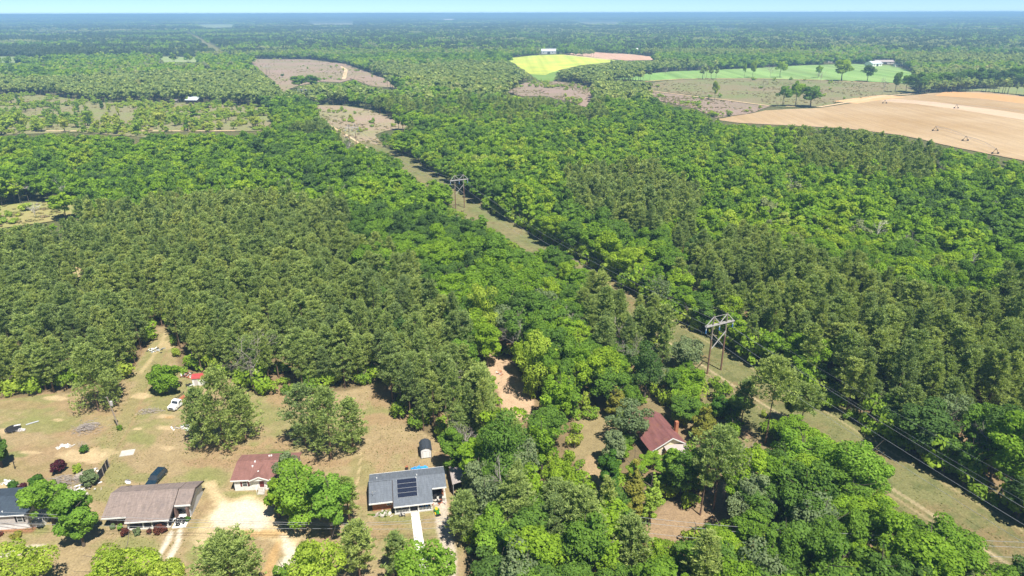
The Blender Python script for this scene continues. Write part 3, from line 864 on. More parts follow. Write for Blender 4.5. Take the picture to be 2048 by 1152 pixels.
LANDMARKS = [(1428, 744, 'the large power tower'), (920, 417, 'the halfway power tower'), (850, 905, 'the white garden shed'), (1340, 880, 'the old red roofed house'), (1020, 760, 'the sandy trail'),
    (239, 858, 'the transformer pole'), (345, 700, 'the lawn dirt track'), (90, 425, 'the small grass clearing'), (140, 545, 'the small dirt clearing'), (390, 765, 'the red roofed shed'), (1088, 1088, 'the slim roadside pole'),
    (1655, 1130, 'the forked roadside pole'), (740, 780, 'the straw covered corner'), (1180, 930, 'the tan clearing'), (1780, 930, 'the bulging bright tree'), (1120, 520, 'the dirt bend of the cut'), (1980, 1000, 'the lower cut end'), (1600, 620, 'the big stand middle'), (560, 620, 'the middle stand behind the homes'), (1900, 700, 'the frame edge')]
LM = [(P(a, b), c) for a, b, c in LANDMARKS]
def zone_label(x, y, kind, h):
    al, pe = row_coords(x, y)
    size = 'tall' if h > (16.5 if kind == 'pine' else 14.5) else 'low' if h < (13 if kind == 'pine' else 10.5) else 'medium'
    lm = min(LM, key=lambda q: (q[0].x - x) ** 2 + (q[0].y - y) ** 2)[1]
    side = 'beyond the power line' if pe > 8 else 'before the power line'
    lab = '%s %s %s nearest %s' % (size, 'olive pine' if kind == 'pine' else 'leafy tree', side, lm)
    return lab, '%s %ss by %s %s' % (size, kind, lm, side)

def place_tree(kind, meshes, loc, rz, sx, sz, label, cat, group=None, name=None):
    r = thing(name or ('pine_tree' if kind == 'pine' else 'broadleaf_tree'), label, cat, loc, rz, group)
    w = .86 + .3 * ((loc[0] * 7.3) % 1)
    r.scale = (sx * w, sx * (2 - w), sz)
    for nm, me in (('crown', meshes[0]), ('trunk', meshes[1])):
        link(bpy.data.objects.new(nm, me), r)
    return r

N_IND = 262
(pi_, prest), (bi_, brest) = split_near(pn, N_IND), split_near(bn, N_IND)
for kind, T, protos, h0, r0 in (('pine', pi_, PP, 17, 3.1), ('broadleaf', bi_, PB, 15, 4.45)):
    for i in range(len(T[0])):
        x, y, h, r = (float(a[i]) for a in T)
        lab, grp = zone_label(x, y, kind, h)
        place_tree(kind, protos[int(rng.integers(0, len(protos)))], (x, y, 0), float(rng.uniform(0, 6.28)), r / r0, h / h0, lab, kind.replace('broadleaf', 'leafy') + ' tree', grp)

def near_mid(T, dd):
    d = np.hypot(T[0], T[1]); return tuple(a[d < dd] for a in T), tuple(a[d >= dd] for a in T)
L0P = lib('pine_shape', [joined('pine', 200 + i, 0) for i in range(4)])
L0B = lib('broadleaf_shape', [joined('broad', 100 + i, 0, h=15, R=4.45) for i in range(5)])
L1P = lib('pine_shape_mid', [joined('pine', 300 + i, 1) for i in range(6)])
L1B = lib('broadleaf_shape_mid', [joined('broad', 330 + i, 1, h=15, R=4.45) for i in range(7)])
L2P = lib('pine_shape_far', [joined('broad', 400 + i, 2, mat=m_pine, h=17, R=3.1, z0=.35, shape='cone' if i % 2 else 'round') for i in range(5)])
L2B = lib('broadleaf_shape_far', [joined('broad', 430 + i, 2, h=15, R=4.45) for i in range(6)])
a, b = near_mid(prest, 280); inst_trees('pine_forest', a, L0P, 4, 17, 3.1, 'pines filling the stands around the yards and power line cut', rng); inst_trees('pine_forest', b, L1P, 6, 17, 3.1, 'pines of the woods farther back', rng)
a, b = near_mid(brest, 280); inst_trees('broadleaf_forest', a, L0B, 5, 15, 4.45, 'leafy trees filling the woods around the power line cut', rng); inst_trees('broadleaf_forest', b, L1B, 7, 15, 4.45, 'leafy trees of the woods farther back', rng)
def wider(T, k): return (T[0], T[1], T[2], T[3] * k)
a, b = near_mid(pm, 700); inst_trees('pine_forest', wider(a, 1.15), L1P, 6, 17, 3.1, 'dark pines around the brush fields', rng); inst_trees('pine_forest', wider(b, 1.3), L2P, 5, 17, 3.1, 'dark pines beyond the fields', rng)
a, b = near_mid(bm_, 700); inst_trees('broadleaf_forest', wider(a, 1.1), L1B, 7, 15, 4.45, 'leafy trees around the brush fields', rng); inst_trees('broadleaf_forest', wider(b, 1.2), L2B, 6, 15, 4.45, 'leafy trees beyond the fields', rng)

# clumps of trees far away
def clump(seed, n, S, kind, lf, size):
    rg = np.random.default_rng(seed); V = []; LV = []
    for i in range(n):
        a = rg.uniform(0, 6.28); rr = S * math.sqrt(rg.random())
        h = rg.uniform(9, 17) if kind != 'pine' else rg.uniform(13, 18)
        v, lv = broad_crown(seed * 50 + i, h, rg.uniform(3.8, 6.2), 5, lf, size, z0=.1)
        v = v + np.array([math.cos(a) * rr, math.sin(a) * rr, 0]); V.append(v); LV.append(np.clip(lv + rg.uniform(-.25, .25), 0, 1))
    v = np.concatenate(V); return raw_mesh('clump', v, np.arange(len(v)).reshape(-1, 4), m_pine if kind == 'pine' else m_broad, fvar=np.concatenate(LV))
m_farpine = leafmat('far pine foliage', [(0.0, (.10, .145, .075)), (1.0, (.15, .20, .09))], 0.3)
m_pale = leafmat('pale new foliage', [(0.0, (.30, .38, .17)), (1.0, (.44, .47, .24))], 0.5)
def recol(me, m): me.materials.clear(); me.materials.append(m); return me
LC = lib('clump_shape', [recol(clump(600 + i, 9, 15, 'pine' if i < 3 else 'broad', 60, 2.9), m_farpine if i < 3 else m_broad if i < 6 else m_pale) for i in range(8)])
def far_clumps(name, sp, dmin, dmax, s, label):
    x, y = jgrid(sp, dmin, dmax, rng, .5)
    bad = np.zeros(len(x), bool)
    for zz in (0, 13 * min(s, 1.3)):
        px, py = proj(x, y, zz)
        for poly in VISF: bad |= in_poly(px, py, poly)
    al, pe = row_coords(x, y); bad |= (np.abs(pe - 3) < 20 + 6 * s) & (al < 4000)
    x, y = x[~bad], y[~bad]; n = len(x)
    ps = pine_share(x, y) ; pine = rng.random(n) < ps
    idx = np.where(pine, rng.integers(0, 3, n), rng.integers(3, 6, n)); pl = np.clip((vnoise(x * .5, y * .8, 330, 3, 61) - .52) * 8, .04, .9); idx = np.where(~pine & (rng.random(n) < pl), rng.integers(6, 8, n), idx)
    sc = rng.uniform(.85, 1.2, n) * s
    z = terrain_z(x, y)
    hz = np.minimum(sc, 1.0 + .15 * (s > 1)) * rng.uniform(.8, 1.15, n)
    hz = np.minimum(hz, (84 - z) / 20.)
    instanced(name, np.stack([x, y, z], 1), rng.uniform(0, 6.28, n), np.stack([sc, sc, hz], 1), idx, LC, label, 'woods')
far_clumps('distant_forest', 24, FAR_D, 4200, 1.0, 'blue green woods behind the farm fields')
far_clumps('distant_forest', 58, 4200, 11000, 2.3, 'hazy blue woods towards the horizon')
far_clumps('horizon_forest', 190, 11000, 30000, 7.0, 'deep blue woods on the horizon')

# undergrowth between the trunks
def undergrowth():
    sh = lib('bush_shape', [joined('broad', 500 + i, 1, mat=m_bush, h=2.6, R=1.7, nleaf=420, size=.30, nlobe=7, z0=.02) for i in range(5)])
    x, y = jgrid(3.4, 60, 330, rng, .5)
    px, py = proj(x, y, 0.)
    bad = np.zeros(len(x), bool)
    for zz in (0, 1.5):
        qx, qy = proj(x, y, zz)
        for poly in VIS[:5] + [VIS[6]] + VISF: bad |= in_poly(qx, qy, poly)
    al, pe = row_coords(x, y); bad |= (pe > -4) & (pe < 12.6)
    ps = pine_share(x, y)
    dens = np.where(ps > .8, .18, .55) + ((pe > 11.5) & (pe < 16)) * .6
    k = ~bad & (rng.random(len(x)) < dens)
    edge = in_poly(px, py + 26, YARD) & ~in_poly(px, py, YARD) & (py < 860) & (px < 960)
    k = k | (edge & ~bad & (rng.random(len(x)) < .5)); eg = edge[k]
    x, y = x[k], y[k]; n = len(x); s = rng.uniform(.5, 1.5, n); pk = pe[k]; s = np.where((pk > 11) & (pk < 18), s * 1.8, s); s = np.where(eg, s * 1.5, s)
    instanced('undergrowth', np.stack([x, y, np.zeros(n)], 1), rng.uniform(0, 6.28, n), np.stack([s, s, s * rng.uniform(.7, 1.5, n)], 1), rng.integers(0, 5, n), sh, 'low bushes growing between the trunks', 'undergrowth')
    # rough tufts on the brush fields and the cut
    def tuft(seed, mt):
        v, lv = broad_crown(seed, 1.1, .9, 4, 60, .33, z0=0)
        return raw_mesh('tuft', v, np.arange(len(v)).reshape(-1, 4), mt, fvar=lv)
    ts = lib('tuft_shape', [tuft(520 + i, m_tuft) for i in range(4)])
    gs = lib('grass_shape', [tuft(530 + i, m_grass) for i in range(4)])
    x = rng.uniform(-105, -12, 9000); y = rng.uniform(95, 165, 9000); px, py = proj(x, y, 0.)
    k = in_poly(px, py, YARD) & (vnoise(x, y, 7, 3, 50) > .5); x, y = x[k], y[k]; px, py = proj(x, y, 0.); k = ground_blobs(px, py, x, y)[:, 0] < .33; x, y = x[k], y[k]; n = len(x); s = rng.uniform(.05, .13, n)
    instanced('lawn_weeds', np.stack([x, y, np.zeros(n)], 1), rng.uniform(0, 6.28, n), np.stack([s * 1.5, s * 1.5, s], 1), rng.integers(0, 4, n), gs, 'grass clumps and weeds scattered over the lawns', 'grass')
    X = []; 
    for nm, dn in (('brush_field', 900), ('purple_brush_field', 1500), ('cut_brush_field', 900), ('heath_field', 1100), ('rough_field', 1300), ('purple_heath', 900), ('grass_clearing', 60)):
        q = np.array([P(*p) for p in FIELDS[nm]]); lo = q.min(0); hi = q.max(0)
        a = rng.uniform(lo[0], hi[0], dn * 3); b = rng.uniform(lo[1], hi[1], dn * 3); px, py = proj(a, b, 0.)
        k = in_poly(px, py, FIELDS[nm]) & (vnoise(a, b, 38, 3, 71) + rng.uniform(-.12, .12, len(a)) > .53); X.append(np.stack([a[k], b[k]], 1))
    a = np.concatenate(X); n = len(a); s = rng.uniform(.35, 1.5, n) ** 1.3
    instanced('brush', np.concatenate([a, np.full((n, 1), .1)], 1), rng.uniform(0, 6.28, n), np.stack([s * 1.5, s * 1.5, s * .55], 1), rng.integers(0, 4, n), ts, 'low brown brush covering the open fields', 'brush')
    X = []
    for nm, dn, th in (('brush_field', 3400, .52), ('purple_brush_field', 500, .64), ('cut_brush_field', 500, .66), ('heath_field', 350, .6), ('rough_field', 260, .68), ('purple_heath', 300, .6), ('grass_clearing', 60, .62)):
        q = np.array([P(*p) for p in FIELDS[nm]]); lo = q.min(0); hi = q.max(0)
        a = rng.uniform(lo[0], hi[0], dn * 2); b = rng.uniform(lo[1], hi[1], dn * 2); px, py = proj(a, b, 0.)
        k = in_poly(px, py, FIELDS[nm]) & (vnoise(a, b, 30, 3, 72) + rng.uniform(-.1, .1, len(a)) > th); X.append(np.stack([a[k], b[k]], 1))
    a = np.concatenate(X); n = len(a); s = rng.uniform(.5, 1.7, n)
    sy_ = lib('scrub_shape', [joined('broad', 550 + i, 1, mat=m_young, h=2.6, R=1.7, nleaf=300, size=.4, nlobe=7, z0=.02) for i in range(4)])
    instanced('scrub', np.concatenate([a, np.full((n, 1), .1)], 1), rng.uniform(0, 6.28, n), np.stack([s * 1.2, s * 1.2, s * rng.uniform(.6, 1.3, n)], 1), rng.integers(0, 4, n), sy_, 'yellow green regrowth scrub over the brushy old fields', 'scrub')
    al = rng.uniform(-75, 150, 2000); pe = rng.uniform(-9, 15, 2000)
    x = ROW_A.x + ROW_D.x * al + ROW_N.x * pe; y = ROW_A.y + ROW_D.y * al + ROW_N.y * pe
    s = rng.uniform(.06, .2, len(x)); s = np.where(rng.random(len(x)) < .02, s * 2.2, s)
    instanced('weeds', np.stack([x, y, np.zeros(len(x))], 1), rng.uniform(0, 6.28, len(x)), np.stack([s * 1.4, s * 1.4, s * .6], 1), rng.integers(0, 4, len(x)), gs, 'low weeds and grass tufts on the power line cut', 'weeds')
m_tuft = leafmat('dry brush leaves', [(0.0, (.36, .28, .22)), (0.5, (.38, .35, .18)), (1.0, (.42, .42, .18))], 0.3)
m_grass = leafmat('lawn weeds', [(0.0, (.22, .24, .08)), (0.5, (.28, .28, .10)), (1.0, (.34, .30, .15))], 0.3)
undergrowth()

# ------------------------------------------------------------------ single trees
def variant(kind, seed, **kw):
    return tree_meshes(kind, seed, 0, **kw)[:2]
def solo(kind, base, top, wpx, label, cat, name, mat=None, seed=None, group=None, bark=None, **kw):
    """a tree standing at pixel base, its top at pixel row top, its crown wpx pixels wide"""
    b = P(*base); h = height_at(base, (base[0], top)); dep = (np.array([b.x, b.y, h * .5 - CAM_H]) @ _f)
    R = wpx / 2 / FPX * dep / 1.05
    seed = seed or int(base[0] * 3 + base[1])
    if kind == 'bare':
        m = bare_tree_mesh(seed, h, R, **kw).mesh('branches', mat or m_bare)
        r = thing(name, label, cat, b, seed % 6, group)
        link(bpy.data.objects.new('branches', m), r)
        return r
    ms = tree_meshes(kind, seed, 0, mat, h=h, R=R, bark=bark, **kw)[:2]
    return place_tree(kind, ms, b, (seed % 63) / 10, 1, 1, label, cat, group, name)

S = solo
T_ = 'tree'
S('pine', (197, 822), 690, 100, 'bushy dark pine with branches to the ground behind the transformer pole', 'pine tree', 'pine_tree', z0=.02, nb=150)
S('pine', (228, 800), 700, 60, 'slimmer pine close behind the bushy pine at the transformer pole', 'pine tree', 'pine_tree', z0=.1, nb=100)
S('pine', (408, 888), 776, 82, 'bushy pine above the white scrap heap, nearest the flatbed truck', 'pine tree', 'pine_tree', z0=.03, nb=130)
S('pine', (452, 896), 738, 104, 'tallest bushy pine between the truck and the maroon roofed home', 'pine tree', 'pine_tree', z0=.03, nb=160)
S('pine', (492, 882), 778, 80, 'bushy pine at the edge of the bare straw beside the vivid grass strip', 'pine tree', 'pine_tree', z0=.03, nb=120)
S('pine', (612, 892), 772, 75, 'pine at the yard edge directly above the vivid grass strip', 'pine tree', 'pine_tree', z0=.1, nb=120)
S('pine', (662, 918), 778, 95, 'pine with a bare trunk standing behind the big leafy yard tree', 'pine tree', 'pine_tree', z0=.18, nb=140)
S('pine', (706, 900), 800, 70, 'pine at the grassy corner between the two halves of the yard', 'pine tree', 'pine_tree', z0=.06, nb=110)
S('broad', (336, 787), 722, 58, 'dense leafy bush-like tree just behind the flatbed truck', 'tree', 'leafy_bush_tree', m_broad, z0=.02)
S('broad', (608, 1062), 915, 130, 'broad bright green tree beside the maroon roofed home', 'leafy tree', 'broadleaf_tree', m_bright, z0=.12, nleaf=7500, nlobe=40)
S('broad', (665, 1072), 925, 100, 'bright green tree next to the driveway of the solar panel house', 'leafy tree', 'broadleaf_tree', m_bright, z0=.12, nleaf=6500, nlobe=34)
S('broad', (560, 1035), 945, 60, 'small tree against the front steps of the maroon roofed home', 'leafy tree', 'broadleaf_tree', m_broad, z0=.1, nleaf=3500)
S('pine', (700, 1050), 955, 46, 'slim pine squeezed between the bright yard tree and the footpath', 'pine tree', 'pine_tree', z0=.25, nb=60)
S('broad', (168, 1092), 968, 92, 'bright green tree casting shade against the weathered grey roof', 'leafy tree', 'broadleaf_tree', m_bright, z0=.12, nleaf=6500, nlobe=34)
S('broad', (108, 1050), 945, 82, 'bright green tree covering the deck of the slate roofed home', 'leafy tree', 'broadleaf_tree', m_bright, z0=.12, nleaf=5500, nlobe=30)
S('broad', (40, 1205), 1085, 140, 'yellow green tree at the frame corner below the white sand strip', 'leafy tree', 'broadleaf_tree', m_lime, z0=.15, nleaf=7500, size=.3)
S('broad', (255, 1212), 1080, 150, 'wide yellow green tree below the lawn of the weathered grey house', 'leafy tree', 'broadleaf_tree', m_lime, z0=.15, nleaf=8000, size=.3)
S('broad', (352, 1205), 1115, 100, 'low yellow green tree below the twin sand driveway strips', 'leafy tree', 'broadleaf_tree', m_lime, z0=.15, nleaf=6000, size=.3)
S('pine', (470, 1208), 1070, 130, 'round dark pine below the bright sand lot', 'pine tree', 'pine_tree', z0=.1, nb=200)
S('broad', (645, 1230), 1080, 140, 'lime green tree at the frame edge beside the leaning roadside pole', 'leafy tree', 'broadleaf_tree', m_lime, z0=.15, nleaf=8000, size=.3)
S('broad', (575, 1200), 1118, 46, 'small scraggly tree where the sand lane leaves the frame', 'leafy tree', 'broadleaf_tree', m_broad, z0=.1, nleaf=1500)
S('pine', (722, 1165), 1048, 66, 'sparse pine between the leaning pole and the concrete walkway', 'pine tree', 'pine_tree', z0=.25, nb=90, lone=True)
S('pine', (795, 1152), 1068, 62, 'small open pine just beside the concrete walkway', 'pine tree', 'pine_tree', z0=.12, nb=60)
S('broad', (858, 1215), 1092, 120, 'bright green tree covering the lower end of the concrete walkway', 'leafy tree', 'broadleaf_tree', m_bright, z0=.15, nleaf=6500)
S('broad', (4, 935), 862, 46, 'leafy tree cut by the frame above the slate roofed home', 'leafy tree', 'broadleaf_tree', m_broad, z0=.1)
S('broad', (80, 985), 945, 36, 'small tree behind the slate roofed home', 'leafy tree', 'broadleaf_tree', m_deep, z0=.05, nleaf=2500)
S('broad', (119, 946), 921, 34, 'small purple leaved tree on the bare brown lawn', 'ornamental tree', 'purple_tree', m_purple, z0=.1, nleaf=1500, size=.28)
S('broad', (156, 945), 927, 19, 'round yellow green bush between the purple tree and the privacy screen', 'bush', 'bush', m_lime, z0=.02, nleaf=1100, size=.22)
S('broad', (182, 972), 936, 33, 'rounded mid green tree beside the black privacy screen', 'bush', 'bush', m_grey, z0=.02, nleaf=2500, size=.28)
S('broad', (27, 977), 961, 20, 'dark green rounded bush behind the slate roofed home', 'bush', 'bush', m_deep, z0=.02, nleaf=1100, size=.22)
S('broad', (47, 979), 966, 18, 'brownish purple bush next to the dark rounded bush', 'bush', 'bush', m_purple, z0=.02, nleaf=600, size=.22)
S('broad', (34, 1074), 1066, 22, 'low rusty bush in front of the white skirting wall', 'bush', 'bush', m_cedar, z0=.02, nleaf=700, size=.25)
S('broad', (0, 1072), 1064, 14, 'small reddish bush cut by the frame in front of the white skirting', 'bush', 'bush', m_redbush, z0=.02, nleaf=500, size=.25)
S('broad', (170, 905), 890, 18, 'small green shrub standing on the yellow sand patch', 'bush', 'bush', m_deep, z0=.02, nleaf=700, size=.25)
S('bare', (167, 902), 872, 20, 'thin leafless sapling rising from the shrub on the yellow sand', 'bare tree', 'bare_tree', r0=.06)
S('broad', (582, 990), 902, 62, 'dull green tree behind the bright tree at the maroon roof end', 'leafy tree', 'broadleaf_tree', m_grey, z0=.1, nleaf=3800)
S('bare', (513, 785), 618, 44, 'grey leafless tree among the pines behind the red roofed shed', 'bare tree', 'bare_tree', dens=1.2)
S('broad', (912, 945), 855, 62, 'green tree just beside the white shed', 'leafy tree', 'broadleaf_tree', m_broad, z0=.04)
S('broad', (240, 860), 849, 11, 'little shrub at the foot of the transformer pole', 'bush', 'bush', m_bush, z0=.02, nleaf=500, size=.2)
# round the old red roofed house
S('pine', (1530, 888), 715, 100, 'tall lone pine with a long bare trunk on the power line cut edge', 'pine tree', 'pine_tree', z0=.52, nb=170, lone=True)
S('pine', (1482, 850), 765, 52, 'small round pine between the tall lone pine and the power pole', 'pine tree', 'pine_tree', z0=.3, nb=60)
S('pine', (1600, 862), 772, 66, 'flat topped pine leaning over the dirt track on the cut', 'pine tree', 'pine_tree', z0=.45, nb=120, lone=True)
S('pine', (1578, 850), 790, 40, 'thin pine beside the flat topped pine on the cut', 'pine tree', 'pine_tree', z0=.5, nb=70, lone=True)
S('pine', (1427, 1020), 862, 120, 'large open pine below the old red roofed house with bare lower trunk', 'pine tree', 'pine_tree', z0=.5, nb=130)
S('pine', (1400, 1030), 905, 56, 'thin dark pine trunk next to the large open pine', 'pine tree', 'pine_tree', z0=.55, nb=50, lone=True)
S('broad', (1262, 1060), 888, 74, 'tall rusty olive cedar below the old red roofed house', 'cedar tree', 'cedar_tree', m_cedar, z0=.04, shape='cone', nleaf=7500, size=.28)
S('broad', (1300, 1050), 930, 60, 'yellow green cedar on the slope beside the tall rusty cedar', 'cedar tree', 'cedar_tree', m_young, z0=.04, shape='cone', nleaf=4000, size=.28)
S('broad', (1405, 880), 802, 64, 'rusty olive cedar right behind the brick chimney', 'cedar tree', 'cedar_tree', m_cedar, z0=.04, shape='cone', nleaf=5000, size=.28)
S('broad', (1232, 838), 762, 52, 'golden olive cedar up the slope from the old red roofed house', 'cedar tree', 'cedar_tree', m_cedar, z0=.04, shape='cone', nleaf=4500, size=.28)
S('broad', (1075, 790), 660, 100, 'big golden green tree beside the sandy trail', 'leafy tree', 'broadleaf_tree', m_lime, z0=.04, nleaf=6500)
S('broad', (1215, 985), 895, 52, 'dark green tree directly below the tan clearing', 'leafy tree', 'broadleaf_tree', m_deep, z0=.05)
S('broad', (1345, 985), 893, 66, 'bright green tree in front of the cream gable', 'leafy tree', 'broadleaf_tree', m_bright, z0=.05)
S('broad', (1258, 886), 802, 78, 'grey green tree leaning over the rusty red roof', 'leafy tree', 'broadleaf_tree', m_grey, z0=.1, nleaf=3600)
S('broad', (1226, 930), 862, 56, 'grey green tree at the edge of the tan clearing', 'leafy tree', 'broadleaf_tree', m_grey, z0=.08, nleaf=3800)
S('broad', (1375, 800), 752, 86, 'spreading yellow green tree behind the red roofed house', 'leafy tree', 'broadleaf_tree', m_lime, z0=.1, nleaf=2600, size=.34)
S('broad', (1440, 835), 790, 40, 'dark green bush at the edge of the cut behind the chimney', 'bush', 'bush', m_deep, z0=.02)
S('broad', (1368, 740), 670, 72, 'round grey green tree at the foot of the big power pole frame', 'leafy tree', 'broadleaf_tree', m_grey, z0=.05)
S('broad', (1700, 1010), 860, 128, 'huge bright green tree bulging over the power line cut', 'leafy tree', 'broadleaf_tree', m_bright, z0=.04, nleaf=9000, nlobe=44)
S('broad', (1590, 960), 860, 96, 'bright green tree close below the tall lone pine', 'leafy tree', 'broadleaf_tree', m_bright, z0=.04, nleaf=6500)
S('broad', (1590, 1075), 915, 140, 'large deep green tree beside the bulging bright one', 'leafy tree', 'broadleaf_tree', m_broad, z0=.04, nleaf=8500, nlobe=40)
S('broad', (1500, 1060), 940, 90, 'dull green tree between the open pine and the deep green tree', 'leafy tree', 'broadleaf_tree', m_grey, z0=.04)
S('broad', (1010, 1000), 830, 150, 'wide mid green tree behind the metal roofed carport', 'leafy tree', 'broadleaf_tree', m_broad, z0=.04, nleaf=9500, nlobe=46)
S('broad', (958, 1015), 905, 80, 'dull green tree overhanging the striped carport roof', 'leafy tree', 'broadleaf_tree', m_grey, z0=.06, nleaf=6000)
S('broad', (990, 1130), 1020, 110, 'bright green tree below the roadside utility pole wires', 'leafy tree', 'broadleaf_tree', m_bright, z0=.05, nleaf=7000)
S('pine', (930, 1085), 990, 70, 'dull pine leaning over the pale driveway', 'pine tree', 'pine_tree', z0=.1, nb=120)
S('pine', (1160, 1140), 985, 120, 'large dull pine beyond the roadside utility pole', 'pine tree', 'pine_tree', z0=.2, nb=180)
S('pine', (1260, 1150), 1040, 80, 'dull pine on the red soil by the roadside wires', 'pine tree', 'pine_tree', z0=.2, nb=120)
S('broad', (970, 700), 560, 0.1 + 80, 'lime green tree in the middle woods beside the trail head', 'leafy tree', 'broadleaf_tree', m_lime, z0=.04)
S('broad', (968, 545), 468, 82, 'rounded grey green tree with a bubbly crown near the power line cut', 'leafy tree', 'broadleaf_tree', m_grey, z0=.04)
S('broad', (1320, 620), 545, 50, 'pale half bare tree on the edge of the power line cut', 'leafy tree', 'broadleaf_tree', m_grey, z0=.2, nleaf=1200)
S('bare', (1661, 395), 340, 40, 'silvery leafless tree inside the green woods', 'bare tree', 'bare_tree', m_deadwood)
S('bare', (1480, 330), 285, 36, 'pale leafless tree near the ploughed field side of the woods', 'bare tree', 'bare_tree')
S('bare', (1925, 560), 500, 60, 'pale grey leafless crown between bright trees', 'bare tree', 'bare_tree', m_deadwood)
S('bare', (72, 435), 403, 26, 'fallen looking dead tree in the small grass clearing', 'bare tree', 'bare_tree', m_deadwood)
S('bare', (1648, 1150), 1045, 20, 'bleached dead snag beside the roadside wires', 'bare tree', 'bare_tree', m_deadwood, r0=.22, dens=.4)
for k, (x, y, t, w) in enumerate([(40, 405, 340, 16), (132, 405, 345, 14), (236, 418, 350, 16), (700, 320, 268, 20), (600, 410, 370, 50)]):
    S('bare', (x, y), t, w, 'pale bare trunk standing at the woods edge behind the clearing', 'bare tree', 'bare_tree', m_deadwood, group='bare trunks at the clearing edge')

bp = [bare_tree_mesh(900 + i, 16, 4).mesh('branches', m_bare if i else m_deadwood) for i in range(4)]
rg = np.random.default_rng(9); nb_ = 0
while nb_ < 42:
    px_, py_ = rg.uniform(60, 2000), rg.uniform(270, 1080); b = P(px_, py_)
    if bool(blocked(np.array([b.x]), np.array([b.y]), np.array([17.]), np.array([3.]))[0]) or float(pine_share(np.array([b.x]), np.array([b.y]))[0]) > .8: continue
    lm = min(LM, key=lambda q: (q[0].x - b.x) ** 2 + (q[0].y - b.y) ** 2)[1]
    r = thing('bare_tree', 'grey half leafless tree standing up in the woods nearest ' + lm, 'bare tree', b, rg.uniform(0, 6), 'bare trees in the woods by ' + lm); k_ = rg.uniform(.8, 1.15); r.scale = (k_, k_, k_)
    link(bpy.data.objects.new('branches', bp[nb_ % 4]), r); nb_ += 1
# saplings dotted over the brush field
ex = [(30, 250, 225), (75, 215, 200), (110, 240, 212), (95, 262, 232)]
sap_protos = [tree_meshes('broad', 700 + i, 1, (m_young, m_broad, m_young, m_lime, m_young)[i], h=7, R=(2.0, 1.5, 2.4, 1.8, 1.3)[i], z0=.03, nleaf=(900, 700, 1000, 700, 450)[i], size=.42, shape=('round', 'cone')[i % 2])[:2] for i in range(5)]
rg = np.random.default_rng(4)
q = [(rg.uniform(-10, 560), rg.uniform(192, 270)) for _ in range(520)]
ns = 0
for (x, y) in q:
    if not in_poly(np.array([x]), np.array([y]), FIELDS['brush_field'])[0] or ns > 170: continue
    if y < 250 and rg.random() < .35: continue
    b = P(x, y); h = rg.uniform(5, 13) * (1.15 if y > 235 else .9)
    where_ = 'near the bright roofed cabin' if 310 < x < 460 and y < 235 else 'near the small white vehicle' if 230 < x < 370 and y > 235 else 'on the side of the field towards the power line' if x > 420 else 'where the old field meets the frame edge' if x < 110 else 'along the sandy path of the old field' if y > 245 else 'in the open middle of the old field'
    big_ = 'tall' if h > 10 else 'low' if h < 7 else 'medium'
    r = place_tree('b', sap_protos[ns % 5], b, rg.uniform(0, 6), rg.uniform(.9, 1.9) * (h / 7) ** .5, h / 7, big_ + ' yellow green young tree ' + where_, 'young tree', big_ + ' young trees ' + where_, 'young_tree')
    ns += 1
# trees along the farm fields
FT = [(1566, 213, 168, 26), (1590, 213, 157, 26), (1621, 214, 170, 48), (1429, 200, 160, 14), (1505, 156, 118, 16), (1560, 155, 120, 20), (1636, 156, 128, 14), (1683, 162, 117, 36), (1734, 163, 128, 24), (1790, 185, 140, 18), (1812, 184, 147, 24), (1836, 187, 140, 40), (1858, 183, 143, 30), (1883, 182, 142, 34), (1906, 182, 140, 36), (1930, 176, 135, 30), (1953, 177, 130, 34), (1976, 177, 135, 30), (1993, 177, 138, 28), (2013, 172, 135, 26), (2033, 173, 128, 40), (1488, 156, 122, 8), (600, 178, 150, 40), (625, 178, 148, 34), (565, 155, 147, 10)]
ft_protos = [tree_meshes('broad', 740 + i, 1, m_broad, h=14, R=5, z0=.28, nleaf=1800, size=.62)[:2] for i in range(5)]
FL = {1566: 'leaning tree first of the trio beside the ploughed field corner', 1590: 'tallest tree of the trio beside the ploughed field corner', 1621: 'wide low tree of the trio beside the ploughed field corner', 1429: 'slender lone tree in the rough field', 1683: 'broad dark tree between green field and rough field', 1734: 'forked tree on the field road below the white roofed farm'}
for i, (x, y, t, w) in enumerate(FT):
    b = P(x, y); h = height_at((x, y), (x, t)); R = w / 2 / FPX * b.length
    lab = FL.get(x)
    place_tree('b', ft_protos[i % 5], b, i * 1.3, R / 5, h / 14, lab or 'spreading green tree in the row along the farm field road', 'field tree', None if lab else 'trees in the row along the farm fields', 'field_tree')
for i, (x, y, t, w) in enumerate([(1408, 155, 117, 26), (1540, 157, 122, 30), (1526, 185, 150, 14), (1641, 166, 140, 26), (1768, 184, 145, 18), (1330, 152, 128, 14)]):
    S('bare', (x, y), t, w, 'leafless tree standing on the open farm fields', 'bare tree', 'bare_tree', group='bare trees on the farm fields')

